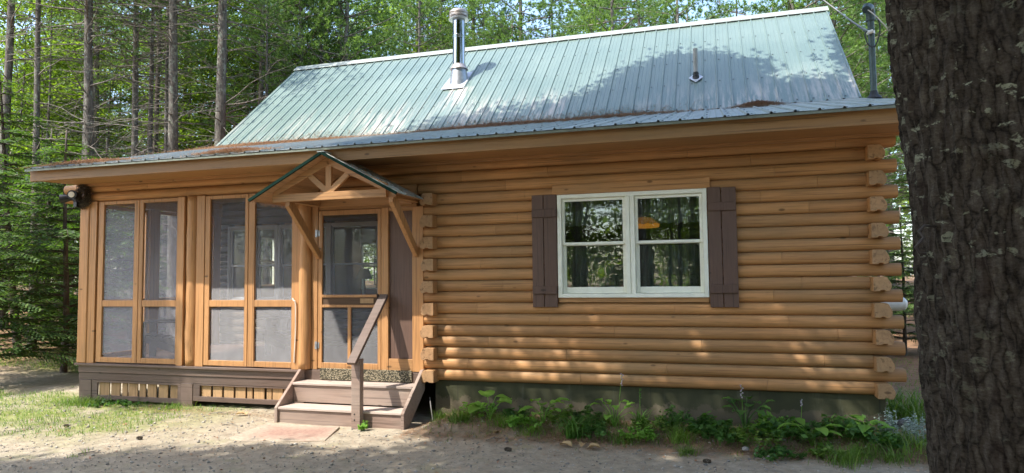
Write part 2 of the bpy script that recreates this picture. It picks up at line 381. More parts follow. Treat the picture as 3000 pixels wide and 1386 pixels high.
def tag(o, label, cat=None, group=None, kind=None):
    o['label'] = label
    if cat: o['category'] = cat
    if group: o['group'] = group
    if kind: o['kind'] = kind
    return o
def empty(name, loc=(0, 0, 0), parent=None):
    o = bpy.data.objects.new(name, None); col.objects.link(o); o.location = loc; o.empty_display_size = .2
    if parent: o.parent = parent
    return o
def thing(name, label, cat, loc=(0, 0, 0), group=None):
    return tag(empty(name, loc), label, cat, group)

def npmesh(name, V, F, mat, parent=None, mi=None):
    """V (n,3), F (m,k) with k constant"""
    me = bpy.data.meshes.new(name); V = np.asarray(V, np.float32); F = np.asarray(F, np.int32)
    me.vertices.add(len(V)); me.vertices.foreach_set('co', V.ravel())
    k = F.shape[1]; me.loops.add(F.size); me.loops.foreach_set('vertex_index', F.ravel())
    me.polygons.add(len(F)); me.polygons.foreach_set('loop_start', np.arange(0, F.size, k, dtype=np.int32))
    try: me.polygons.foreach_set('loop_total', np.full(len(F), k, np.int32))
    except Exception: pass
    me.update(calc_edges=True)
    for m in (mat if isinstance(mat, (list, tuple)) else [mat]): me.materials.append(MATS[m])
    if mi is not None: me.polygons.foreach_set('material_index', np.asarray(mi, np.int32))
    o = bpy.data.objects.new(name, me); col.objects.link(o)
    if parent: o.parent = parent
    return o

def px_dir(px):
    az = -YAW+math.atan((px-1500)/FPX); return math.sin(az), math.cos(az)
def at_px(px, d):
    a, b = px_dir(px); return CAM.x+a*d, CAM.y+b*d

# ------------------------------------------------------------------ ground
GZ = -.5
def ground_h(x, y):
    h = GZ+.025*mnoise.noise((x*.5, y*.5, 0))+.012*mnoise.noise((x*2.1, y*2.1, 3))
    if -14 < x < 12 and -10 < y < 5: h += .006*mnoise.noise((x*9, y*9, 1))
    # planting bed along the right hand wall
    bx = min(1, max(0, (x+.1)/.4)); by = min(1, max(0, (y+.78+.16*mnoise.noise((x*1.3, 0, 5)))/.32))
    h += .10*bx*bx*(3-2*bx)*by*by*(3-2*by)*(1 if y < 3 else max(0, (5-y)/2))
    dl = max(0, -x-9.5); h += min(.45, dl*.05)*(1 if y > 0 else max(0, 1+y/6))
    if y > 12: h += min(1.2, (y-12)*.03)
    return h
def make_ground():
    def axis(lo, hi, f0, f1, fine, coarse):
        a = list(np.arange(f0, f1, fine)); s = fine; x = f0
        L = []
        while x > lo: s = min(coarse, s*1.25); x -= s; L.append(x)
        s = fine; x = a[-1]; U = []
        while x < hi: s = min(coarse, s*1.25); x += s; U.append(x)
        return np.array(L[::-1]+a+U)
    X = axis(-260, 260, -9, 7, .05, 14); Y = axis(-200, 300, -4.2, 1.2, .04, 14)
    V = [(x, y, ground_h(x, y)) for y in Y for x in X]
    nx, ny = len(X), len(Y); i = np.arange(nx-1)[None, :]+nx*np.arange(ny-1)[:, None]; i = i.ravel()
    F = np.stack([i, i+1, i+nx+1, i+nx], 1)
    o = npmesh('ground', V, F, 'yard_soil'); o.data.shade_smooth()
    tag(o, 'sandy yard with thin grass, moss and pine litter', kind='structure')
make_ground()
bpy.context.view_layer.update()

# ------------------------------------------------------------------ cabin
C = .1425
XL, XR = -6.113, 5.66
EY, EZ, BY, BZ, RY, RZ = -.834, 2.9864, 3.0014, 3.987, 5.859, 6.445
cabin = thing('log_cabin', 'honey-stained log cabin with green metal roof, screened porch and white double window', 'cabin')

def dprof(z0, back, front, bul=.038, n=10):
    """log section as (depth, z): flat back, convex front; front is the joint line depth, negative is outwards"""
    pts = []
    for i in range(n+1):
        t = i/n; a = (t-.5)*2
        pts.append((front-bul*(max(0, 1-abs(a)**2.2))**.8, z0+.002+(C-.004)*t))
    return [(back, z0+.002)]+pts+[(back, z0+C-.002)]
def log_run(mb, k, x0, x1, back=.14, front=0., seed=0, axis='x', sgn=1, pos=0.):
    """run of log from x0 to x1 (axis x) or along y (axis y, pos = x of joint line, sgn = outward sign)"""
    prof = dprof(k*C, back, front)
    n = max(1, int((x1-x0)/.3)); b = len(mb.v); m = len(prof)
    for i in range(n+1):
        x = x0+(x1-x0)*i/n
        for j, (d, z) in enumerate(prof):
            jj = .0025*mnoise.noise((x*1.7+seed, z*9, k)) if 0 < j < m-1 else 0
            mb.v.append((x, d+jj, z+jj*.4) if axis == 'x' else (pos-sgn*(d+jj), x, z+jj*.4))
    for i in range(n):
        for j in range(m):
            mb.f.append((b+i*m+j, b+i*m+(j+1) % m, b+(i+1)*m+(j+1) % m, b+(i+1)*m+j)); mb.m.append(0)
    mb.f.append(tuple(b+j for j in range(m))[::-1]); mb.m.append(1)
    mb.f.append(tuple(b+n*m+j for j in range(m))); mb.m.append(1)

def cutrun(x0, x1, joints, holes):
    cuts = sorted([x0, x1]+[j for j in joints if x0 < j < x1]); segs = []
    for a, b in zip(cuts, cuts[1:]):
        segs.append((a+(.0015 if a != x0 else 0), b-(.0015 if b != x1 else 0)))
    for h0, h1 in holes:
        out = []
        for a, b in segs:
            if b <= h0 or a >= h1: out.append((a, b)); continue
            if a < h0: out.append((a, h0))
            if b > h1: out.append((h1, b))
        segs = out
    return [q for q in segs if q[1]-q[0] > .02]

front_joints = {0: [1.87, 4.0], 1: [.42, .98, 2.9], 2: [1.7, 4.6], 3: [.7, 3.3], 4: [2.3, 4.75], 5: [1.5, 4.25], 6: [.55, 3.0], 7: [1.27, 4.1], 8: [.9, 4.4], 9: [4.7], 10: [.6, 4.2], 11: [1.0], 12: [4.9], 13: [.8], 14: [1.1, 4.5], 15: [4.0], 16: [1.2, 4.6], 17: [.95, 4.15], 18: [.35, 1.5, 3.9], 19: [1.25, 3.2, 4.8]}
for k in range(20):
    odd = k % 2 == 1
    a = -.265 if odd else .0
    b = 5.40 if odd else 5.09
    if k >= 18: a = .0
    hol = [(1.66, 3.37)] if 7 <= k <= 16 else []
    for (p, q) in cutrun(a, b, front_joints.get(k, []), hol):
        mb = MB(); log_run(mb, k, p, q, seed=k*3.3+p); mb.build('wall_log', ['log_stain', 'log_end_grain'], cabin, smooth=True)
for k in (18, 19):       # header logs over the porch
    for (p, q) in cutrun(-6.36, -.003, [-4.72, -2.6] if k == 19 else [-4.0], []):
        mb = MB(); log_run(mb, k, p, q, seed=k*5+p); mb.build('header_log', ['log_stain', 'log_end_grain'], cabin, smooth=True)
# side logs: ends stick out past the front wall on even courses
def endprof(z0, xa, xb, right, lo=0.):
    w_ = xb-xa; P = []; zt = z0; z0 = z0-lo
    cut = .012
    if right: P = [(xa, z0+.004), (xa+w_*.38, z0+.004), (xa+w_*.38, z0+.016), (xa+w_*.62, z0+.016), (xa+w_*.62, z0+.004), (xb-.026, z0+.005), (xb-.010, z0+.022), (xb-.002, z0+.045), (xb, z0+.07), (xb-.005, z0+.095), (xb-.018, z0+.117), (xb-.038, zt+.132), (xb-.062, zt+C-.003), (xa+cut, zt+C-.003), (xa, zt+C-.012)]
    else: P = [(xb, z0+.004), (xb-w_*.38, z0+.004), (xb-w_*.38, z0+.016), (xb-w_*.62, z0+.016), (xb-w_*.62, z0+.004), (xa+.026, z0+.005), (xa+.010, z0+.022), (xa+.002, z0+.045), (xa, z0+.07), (xa+.005, z0+.095), (xa+.018, z0+.117), (xa+.038, zt+.132), (xa+.062, zt+C-.003), (xb-cut, zt+C-.003), (xb, zt+C-.012)]
    return P
rr = random.Random(3)
for k in range(20):
    if k % 2 == 0:
        e = .17+rr.uniform(-.008, .012)
        mb = MB(); mb.cur = 0; mb.prism(endprof(k*C+rr.uniform(-.003, .003), 5.092, 5.262+rr.uniform(-.006, .006), True, .022), 1, -e, 8.55); mb.m = [1, 0]+mb.m[2:]
        mb.build('side_log', ['log_stain', 'log_end_grain'], cabin, bevel=.004)
        if k <= 16:
            mb = MB(); mb.prism(endprof(k*C+rr.uniform(-.003, .003), -.185+rr.uniform(-.006, .006), -.002, False, .022), 1, -e+.01, 2.98); mb.m = [1, 0]+mb.m[2:]
            mb.build('side_log', ['log_stain', 'log_end_grain'], cabin, bevel=.004)
    else:
        mb = MB(); mb.prism(endprof(k*C, 5.092, 5.28, True), 1, .145, 8.55); mb.build('side_log', ['log_stain', 'log_end_grain'], cabin)
        if k <= 17:
            mb = MB(); mb.prism(endprof(k*C, -.18, -.002, False), 1, .145, 2.98); mb.build('side_log', ['log_stain', 'log_end_grain'], cabin)
# wall behind the porch with window openings
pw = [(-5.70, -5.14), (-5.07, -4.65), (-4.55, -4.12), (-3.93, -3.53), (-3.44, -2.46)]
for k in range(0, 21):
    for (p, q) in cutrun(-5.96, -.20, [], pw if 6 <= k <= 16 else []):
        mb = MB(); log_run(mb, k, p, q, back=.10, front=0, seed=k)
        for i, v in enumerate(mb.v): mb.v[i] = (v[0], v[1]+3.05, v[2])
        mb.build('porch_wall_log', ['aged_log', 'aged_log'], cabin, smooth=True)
# remaining shell
mb = MB()
mb.box((-5.96, 3.16, -.5), (-5.84, 3.95, 3.9)).box((-5.96, 4.80, -.5), (-5.84, 8.55, 3.9)).box((-5.96, 3.95, -.5), (-5.84, 4.80, 1.2)).box((-5.96, 3.95, 2.25), (-5.84, 4.80, 3.9))
mb.box((-5.84, 8.43, -.5), (-5.83, 8.55, 3.9)).box((-5.20, 8.43, -.5), (5.09, 8.55, 3.9)).box((-5.83, 8.43, -.5), (-5.20, 8.55, 1.05)).box((-5.83, 8.43, 2.3), (-5.20, 8.55, 3.9))
mb.build('shell_wall', 'trim_stain_h', cabin)
for x0, x1 in ((-5.95, -5.85), (5.10, 5.20)):
    mb = MB(); mb.prism([(3.05, 2.86), (8.55, 2.86), (8.55, 4.0), (5.86, 6.38), (3.05, 3.95)], 0, x0, x1); mb.build('gable', 'trim_stain_h', cabin)
    mb = MB(); mb.prism([(-.0, 2.855), (3.04, 2.855), (3.04, 3.95), (0, 3.16)], 0, x0, x1); mb.build('gable', 'trim_stain_h', cabin)
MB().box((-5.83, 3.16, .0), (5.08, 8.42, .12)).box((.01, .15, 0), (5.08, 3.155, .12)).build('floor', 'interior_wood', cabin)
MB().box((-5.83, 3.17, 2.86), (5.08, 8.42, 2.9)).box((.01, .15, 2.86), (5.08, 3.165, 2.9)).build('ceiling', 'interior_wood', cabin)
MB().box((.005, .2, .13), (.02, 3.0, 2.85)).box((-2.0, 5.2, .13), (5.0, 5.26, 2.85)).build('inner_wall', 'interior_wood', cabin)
MB().box((-.05, .02, -.75), (5.20, .2, -.004)).box((5.0, .21, -.75), (5.19, 8.5, -.004)).build('foundation', 'foundation_concrete', cabin)

# roofs of ribbed metal sheet
def ribbed(name, x0, x1, y0, z0, y1, z1, mat, parent, off=0., rib=.2286, screws=True, ph=0., hscale=1., flip=False, dirx=False, ylen=None):
    """sheet from eave (y0,z0) to top (y1,z1); ribs run up the slope"""
    prof = [(0, 0), (.014, 0), (.024, .019), (.040, .019), (.050, 0), (.100, 0), (.106, .004), (.112, 0), (.168, 0), (.174, .004), (.180, 0)]
    P = []; n = int((x1-x0)/rib)+2
    for i in range(-1, n):
        for a, h in prof:
            x = x0+ph+i*rib+a
            if x0 <= x <= x1: P.append((x, h*hscale+off))
    P = [(x0, off)]+P+[(x1, off)]
    L = math.hypot(y1-y0, z1-z0); dy, dz = (y1-y0)/L, (z1-z0)/L; ny, nz = -dz, dy
    if nz < 0: ny, nz = -ny, -nz
    mb = MB(); ns = 6; m = len(P)
    for j in range(ns+1):
        t = j/ns
        for x, h in P:
            w_ = .0025*mnoise.noise((x*1.3, t*5, 2)) if 0 < j else .004*mnoise.noise((x*3, 0, 1))
            mb.v.append((x, y0+(y1-y0)*t+ny*(h+w_), z0+(z1-z0)*t+nz*(h+w_)))
    for j in range(ns):
        for i in range(m-1): mb.f.append((j*m+i, j*m+i+1, (j+1)*m+i+1, (j+1)*m+i)); mb.m.append(0)
    if screws:
        mb.cur = 1
        rows = [.03]+[.03+.94*q/(4 if L > 3.3 else 3) for q in range(1, 5)] if L > 2 else [.05]
        for t in rows:
            if t > 1: continue
            for i in range(-1, n):
                x = x0+ph+i*rib+.075
                if not (x0 < x < x1): continue
                tt = t+random.uniform(-.006, .006); c = Vector((x+random.uniform(-.006, .006), y0+(y1-y0)*tt+ny*(off+.004), z0+(z1-z0)*tt+nz*(off+.004)))
                u = Vector((1, 0, 0)); v_ = Vector((0, dy, dz)); nn = Vector((0, ny, nz))
                vs = [c+(u*math.cos(a)+v_*math.sin(a))*.012 for a in [k_*math.pi/3 for k_ in range(6)]]
                vs += [q+nn*.005 for q in vs]
                mb.add(vs, [(6, 7, 8, 9, 10, 11)]+[(k_, (k_+1) % 6, 6+(k_+1) % 6, 6+k_) for k_ in range(6)])
    me = mb.build(name, [mat, 'screw'], parent)
    s = me.modifiers.new('thick', 'SOLIDIFY'); s.thickness = .0015; s.offset = -1
    return me
main_roof = ribbed('main_roof', XL, XR, BY-.03, BZ-.026, RY, RZ, 'roof_green', cabin, ph=.06)
rear = ribbed('rear_roof', XL, XR, 8.75, 3.95, RY, RZ, 'roof_green', cabin, screws=False)
ribbed('lower_roof', XL, XR, EY-.045, EZ-.020, BY+.06, BZ-.005, 'roof_old', cabin, ph=.10)
mb = MB(); mb.prism([(RY-.17, RZ-.118), (RY-.17, RZ-.135), (RY-.165, RZ-.112+.0), (RY, RZ+.045), (RY+.165, RZ-.105), (RY+.17, RZ-.13), (RY, RZ+.025)], 0, XL-.01, XR+.01)
mb.v = []; mb.f = []; mb.m = []
hp = [(RY-.16, RZ-.095), (RY-.016, RZ+.034), (RY+.016, RZ+.034), (RY+.16, RZ-.095), (RY+.16, RZ-.103), (RY, RZ+.018), (RY-.16, RZ-.103)]
mb.prism(hp, 0, XL-.02, XR+.02).build('ridge_cap', 'ridge_metal', main_roof)
# roof structure, rake boards, fascia, soffit
def slab(name, pts, x0, x1, mat, th=.03):
    mb = MB(); mb.prism(pts, 0, x0, x1); return mb.build(name, mat, cabin)
for x0, x1 in ((XL+.012, XL+.05), (XR-.05, XR-.012)):
    slab('rake_board', [(BY, BZ-.03), (RY, RZ-.03), (8.72, 3.93), (8.72, 3.78), (RY, RZ-.18), (BY, BZ-.18)], x0, x1, 'fascia_stain')
    slab('rake_board', [(EY+.07, EZ-.02), (BY-.02, BZ-.04), (BY-.02, BZ-.19), (EY+.07, EZ-.17)], x0, x1, 'fascia_stain')
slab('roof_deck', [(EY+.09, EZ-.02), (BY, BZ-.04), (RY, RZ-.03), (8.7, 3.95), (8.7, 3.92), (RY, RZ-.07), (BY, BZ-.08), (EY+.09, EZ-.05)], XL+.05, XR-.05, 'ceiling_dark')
MB().box((XL, EY+.045, 2.796), (XR, EY+.08, 2.965)).build('fascia', 'fascia_stain', cabin, bevel=.003)
mb = MB(); mb.prism([(EY-.036, EZ-.026), (EY+.075, EZ+.004), (EY+.075, EZ-.006), (EY-.030, EZ-.034), (EY-.030, EZ-.056), (EY-.038, EZ-.056)], 0, XL-.006, XR+.006); mb.build('drip_edge', 'drip_metal', cabin)
mb = MB(); mb.prism([(EY+.085, 2.81), (-.052, 2.835), (-.052, 2.855), (EY+.085, 2.83)], 0, XL+.05, XR-.05); mb.build('soffit', 'trim_stain_h', cabin)
MB().box((XL+.06, -.085, 2.80), (XR-.06, -.053, 2.852)).build('frieze_board', 'trim_stain_h', cabin, bevel=.003)

# main window
def sash(mb, x0, x1, z0, z1, y, f=.035, d=.03, bot=None):
    bt = bot or f
    mb.box((x0, y, z0), (x0+f, y+d, z1)).box((x1-f, y, z0), (x1, y+d, z1)).box((x0+f, y, z1-f), (x1-f, y+d, z1)).box((x0+f, y, z0), (x1-f, y+d, z0+bt))
win = empty('window', (0, 0, 0), cabin); win['label'] = 'white vinyl twin double-hung window'
fx0, fx1, fz0, fz1, fm = 1.622, 3.402, 1.058, 2.325, 2.512
fr = MB()
fr.box((fx0, -.07, fz0), (fx0+.05, .09, fz1)).box((fx1-.05, -.07, fz0), (fx1, .09, fz1)).box((fx0+.05, -.07, fz1-.05), (fx1-.05, .09, fz1)).box((fx0+.05, -.075, fz0), (fx1-.05, .09, fz0+.05))
fr.box((fm-.055, -.07, fz0+.05), (fm-.004, .09, fz1-.05)).box((fm+.004, -.07, fz0+.05), (fm+.055, .09, fz1-.05)).box((fm-.004, -.06, fz0+.05), (fm+.004, .09, fz1-.05))
fr.build('frame', 'white_vinyl', win, bevel=.004)
for a, b in ((fx0+.05, fm-.055), (fm+.055, fx1-.05)):
    s1 = MB(); sash(s1, a+.002, b-.002, 1.70, fz1-.052, -.04, .034, .035); s1.build('sash', 'white_vinyl', win, bevel=.003)
    s2 = MB(); sash(s2, a+.002, b-.002, fz0+.052, 1.735, -.003, .042, .035, .075); s2.build('sash', 'white_vinyl', win, bevel=.003)
    MB().box((a+.03, -.022, 1.73), (b-.03, -.018, fz1-.08)).build('pane', 'window_glass', win)
    MB().box((a+.04, .014, fz0+.12), (b-.04, .018, 1.70)).build('pane', 'window_glass', win)
    # net cafe curtain and valance
    def drape(z0, z1, y, mat, nm):
        mb = MB(); n = 60
        for i in range(n+1):
            x = a+(b-a)*i/n; yy = y+.018*math.sin(i*1.05)+.006*math.sin(i*.37)
            mb.v += [(x, yy, z0+.006*math.sin(i*.8)), (x, yy*.8+y*.2, z1)]
        for i in range(n): mb.f.append((2*i, 2*i+2, 2*i+3, 2*i+1)); mb.m.append(0)
        mb.build(nm, mat, win, smooth=True)
    drape(1.32, 1.685, .16, 'net_curtain', 'curtain'); drape(1.95, 2.27, .16, 'net_curtain', 'curtain')
    drape(1.13, 1.32, .165, 'curtain_lace', 'curtain')
MB().box((1.560, -.062, 2.328), (3.445, .05, 2.452)).build('lintel_board', 'log_stain', cabin, bevel=.008, seg=2)
MB().box((1.622, -.045, 1.0), (3.402, .05, 1.056)).build('sill_board', 'trim_stain_h', cabin, bevel=.004)
for x0, x1 in ((1.298, 1.612), (3.412, 3.726)):
    sh = empty('shutter', (0, 0, 0), cabin); g = (x0+x1)/2-.008
    for p, q in ((x0, g-.004), (g+.004, x1)):
        MB().box((p, -.072, .94+rr.uniform(0, .004)), (q, -.048, 2.33+rr.uniform(-.006, .004))).build('board', 'brown_paint', sh, bevel=.004)
    for z in (1.105, 2.055): MB().box((x0+.003, -.094, z), (x1-.003, -.0725, z+.098)).build('batten', 'brown_paint', sh, bevel=.004)

# porch frame
def board(name, x0, x1, z0, z1, y0=-.03, y1=.03, mat='trim_stain', par=None, bev=.003):
    return MB().box((x0, y0, z0), (x1, y1, z1)).build(name, mat, par or cabin, bevel=bev)
ZT = 2.563
board('corner_post', -5.99, -5.81, .082, ZT, -.06, .10, bev=.01)
board('corner_post', -5.807, -5.67, .082, ZT, -.045, .02)
board('post_board', -4.135, -4.02, .082, ZT, -.045, .02)
board('post_board', -3.795, -3.655, .082, ZT, -.045, .02)
def logpost(x, r, z0, z1, y=-.01, seed=1, bumps=True):
    mb = MB(); rnd = random.Random(seed); n = 16; m = 26
    for i in range(m+1):
        z = z0+(z1-z0)*i/m
        cx = x+.006*math.sin(i*.5+seed); 
        for k in range(n):
            t = 2*math.pi*k/n; rr_ = r*(1+.10*mnoise.noise((math.cos(t)*1.5, math.sin(t)*1.5, z*3.1+seed*7)))
            mb.v.append((cx+rr_*math.cos(t), y+rr_*math.sin(t), z))
    for i in range(m):
        for k in range(n): mb.f.append((i*n+k, i*n+(k+1) % n, (i+1)*n+(k+1) % n, (i+1)*n+k)); mb.m.append(0)
    mb.f.append(tuple(range(n))[::-1]); mb.m.append(0); mb.f.append(tuple(range(m*n, m*n+n))); mb.m.append(0)
    return mb.build('log_post', 'trim_stain', cabin, smooth='all')
logpost(-3.908, .108, .082, ZT, y=.048, seed=2)
logpost(-1.945, .085, .10, ZT, y=-.06, seed=5)
board('post_board', -2.175, -2.035, .082, ZT, -.045, .02)
board('post_board', -1.86, -1.765, .095, ZT, -.05, .05)
def screen_panel(x0, x1, ix0, ix1, lab=None):
    p = empty('screen_panel', (0, 0, 0), cabin)
    mb = MB(); y0, y1 = -.035, .0
    mb.box((x0, y0, .10), (ix0, y1, 2.553)).box((ix1, y0, .10), (x1, y1, 2.553)).box((ix0, y0, 2.505), (ix1, y1, 2.553)).box((ix0, y0, .10), (ix1, y1, .175)).box((ix0, y0+.003, .942), (ix1, y1, 1.036))
    mb.build('frame', 'trim_stain', p, bevel=.003)
    for z0, z1, sd in ((.17, .945, 1), (1.033, 2.51, 2)):
        n = 10; b = MB()
        for i in range(n+1):
            for j in range(n+1):
                b.v.append((ix0-.004+(ix1-ix0+.008)*i/n, -.006+.022*mnoise.noise((x0*3+i*.28, j*.12, sd))*math.sin(math.pi*i/n)*math.sin(math.pi*j/n)**.3, z0+(z1-z0)*j/n))
        for i in range(n):
            for j in range(n): b.f.append((i*(n+1)+j, (i+1)*(n+1)+j, (i+1)*(n+1)+j+1, i*(n+1)+j+1)); b.m.append(0)
        b.build('screen_mesh', 'insect_screen', p, smooth=True)
screen_panel(-5.639, -4.862, -5.54, -4.95); screen_panel(-4.853, -4.137, -4.782, -4.158)
screen_panel(-3.652, -2.912, -3.568, -2.966); screen_panel(-2.902, -2.178, -2.80, -2.188)
# left side of the porch: posts, rails and screens along x = -5.96
for y0, y1 in ((1.20, 1.40), (2.75, 2.95)): MB().box((-5.98, y0, .082), (-5.86, y1, ZT)).build('side_post', 'trim_stain', cabin, bevel=.004)
for y0, y1 in ((.11, 1.195), (1.405, 2.745)):
    p = empty('screen_panel', (0, 0, 0), cabin); mb = MB(); ym = (y0+y1)/2
    mb.box((-5.94, y0, .10), (-5.90, y0+.05, 2.553)).box((-5.94, y1-.05, .10), (-5.90, y1, 2.553)).box((-5.94, y0+.05, 2.50), (-5.90, y1-.05, 2.553)).box((-5.94, y0+.05, .10), (-5.90, y1-.05, .18)).box((-5.938, y0+.05, .945), (-5.902, y1-.05, 1.03))
    mb.build('frame', 'trim_stain', p, bevel=.003)
    b = MB(); b.add([(-5.92, y0+.04, .15), (-5.92, y1-.04, .15), (-5.92, y1-.04, 2.52), (-5.92, y0+.04, 2.52)], [(0, 1, 2, 3)]); b.build('screen_mesh', 'insect_screen', p)
for k in (18, 19):
    mb = MB(); log_run(mb, k, .15, 2.98, back=.1, axis='y', sgn=-1, pos=-5.96, seed=k); mb.build('header_log', ['log_stain', 'log_end_grain'], cabin, smooth=True)
MB().box((-5.95, .03, .0), (-.19, 3.0, .08)).build('porch_floor', 'brown_paint', cabin)
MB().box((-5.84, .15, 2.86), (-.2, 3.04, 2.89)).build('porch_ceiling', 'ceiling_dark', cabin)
mb = MB(); mb.box((-6.02, -.075, .045), (-1.99, .025, .080)); mb.box((-6.02, .026, .045), (-5.965, 3.0, .080)); mb.box((-.20, -.04, .045), (-.19, .025, .08)); mb.build('sill_ledge', 'brown_paint_h', cabin, bevel=.006)
MB().box((-5.97, -.035, -.06), (-1.99, .02, .043)).build('rim_board', 'brown_paint_h', cabin, bevel=.003)
MB().box((-5.97, -.022, -.17), (-1.99, .02, -.063)).box((-5.96, .03, -.17), (-5.93, 3.0, .043)).build('rim_board', 'brown_paint_h', cabin, bevel=.003)
MB().box((-5.96, -.025, -.60), (-5.72, .10, -.173)).build('pier_post', 'brown_paint_h', cabin, bevel=.004)
MB().box((-4.05, -.025, -.60), (-3.84, .08, -.173)).build('pier_post', 'brown_paint_h', cabin, bevel=.004)
MB().box((-5.96, 2.8, -.60), (-5.75, 3.0, -.173)).build('pier_post', 'brown_paint_h', cabin)
def skirt(x0, x1, sl, zt, zb, z0):
    p = empty('skirt_panel', (0, 0, 0), cabin); mb = MB()
    mb.box((x0, -.018, zt), (x1, .012, -.173)).box((x0, -.018, z0), (x1, .012, zb)).box((x0, -.017, zb), (sl[0][0]-.005, .011, zt)).box((sl[-1][1]+.005, -.017, zb), (x1, .011, zt))
    mb.build('frame', 'brown_paint_h', p, bevel=.003)
    for a, b in sl: MB().box((a, .0135, zb-.03), (b, .032, zt+.02)).build('slat', 'slat_tan', p, bevel=.002)
skirt(-5.718, -4.053, [(-5.603, -5.41), (-5.371, -5.204), (-5.16, -5.058), (-5.038, -4.871), (-4.836, -4.722), (-4.685, -4.524), (-4.481, -4.314), (-4.269, -4.117)], -.208, -.40, -.47)
skirt(-3.838, -1.99, [(-3.717, -3.551), (-3.516, -3.357), (-3.326, -3.161), (-3.13, -2.962), (-2.933, -2.846), (-2.818, -2.648), (-2.61, -2.529), (-2.512, -2.347), (-2.327, -2.187), (-2.16, -2.03)], -.195, -.352, -.42)

# screen door and the panel beside it
board('door_header', -1.762, -.29, 2.268, ZT, -.03, .05, 'trim_stain_h')
board('door_jamb', -.798, -.697, .10, 2.266, -.045, .04)
board('door_jamb', -.347, -.19, .10, 2.266, -.045, .04)
board('infill_panel', -.695, -.349, .262, 2.215, -.012, .02, 'brown_paint')
board('panel_trim', -.695, -.349, .10, .26, -.04, .02, 'trim_stain_h'); board('panel_trim', -.695, -.349, 2.217, 2.266, -.04, .02, 'trim_stain_h')
board('threshold', -1.99, -.20, .045, .092, -.035, .03, 'brown_paint_h'); board('threshold', -1.955, -.20, -.06, .043, -.012, .02, 'brown_paint_h')
dr = empty('screen_door', (0, 0, 0), cabin); mb = MB()
dy0, dy1 = -.045, -.012
mb.box((-1.757, dy0, .108), (-1.697, dy1, 2.258)).box((-.853, dy0, .108), (-.803, dy1, 2.258)).box((-1.697, dy0, 2.195), (-.853, dy1, 2.258)).box((-1.697, dy0, .108), (-.853, dy1, .188))
mb.box((-1.697, dy0, 1.070), (-.853, dy1, 1.106)).box((-1.697, dy0, .935), (-.853, dy1, .970)).box((-1.303, dy0+.004, .188), (-1.257, dy1, .935))
mb.build('frame', 'trim_stain', dr, bevel=.003)
b = MB(); b.box((-1.70, -.022, .18), (-.85, -.0215, .94)).box((-1.70, -.022, 1.10), (-.85, -.0215, 2.20)); b.build('screen_mesh', 'door_screen', dr)
MB().box((-1.69, -.03, .972), (-.86, -.018, 1.068)).build('rail_panel', 'interior_wood', dr)
MB().box((-1.12, -.034, .99), (-.92, -.0305, 1.055)).build('name_plate', 'slat_tan', dr)
for z in (1.95, .42):
    MB().box((-1.80, -.056, z-.05), (-1.772, -.051, z+.05)).tube([(-1.765, -.058, z-.05), (-1.765, -.058, z+.05)], .008, 8).box((-1.758, -.052, z-.04), (-1.735, -.046, z+.04)).build('hinge', 'galvanised', dr)
MB().box((-.845, -.075, .96), (-.83, -.046, 1.11)).tube([(-.838, -.08, .95), (-.838, -.08, 1.12)], .008, 8).build('handle', 'iron', dr)

# windows in the wall behind the porch
for (a, b) in pw:
    wd = empty('porch_window', (0, 0, 0), cabin); mb = MB(); z0, z1 = .96, 2.33
    sash(mb, a-.045, b+.045, z0-.05, z1+.05, 3.0, .05, .06); sash(mb, a+.006, b-.006, 1.585, z1, 3.03, .035, .03); sash(mb, a+.006, b-.006, z0, 1.62, 3.062, .035, .03)
    mb.build('frame', 'grey_vinyl', wd, bevel=.003)
    MB().box((a+.03, 3.045, 1.6), (b-.03, 3.048, z1-.02)).box((a+.03, 3.075, z0+.02), (b-.03, 3.078, 1.6)).build('pane', 'porch_glass', wd)
for (x0, y0, x1, y1, z0, z1) in ((-5.97, 3.95, -5.97, 4.8, 1.2, 2.25), (-5.83, 8.5, -5.2, 8.5, 1.05, 2.3)):
    wd = empty('far_window', (0, 0, 0), cabin); mb = MB(); zm = (z0+z1)/2
    for z in (z0, zm, z1): mb.bar((x0, y0, z), (x1, y1, z), .06, .05)
    for (x, y) in ((x0, y0), (x1, y1)): mb.bar((x, y, z0), (x, y, z1), .06, .05, (1, 0, 0))
    mb.build('frame', 'white_vinyl', wd)

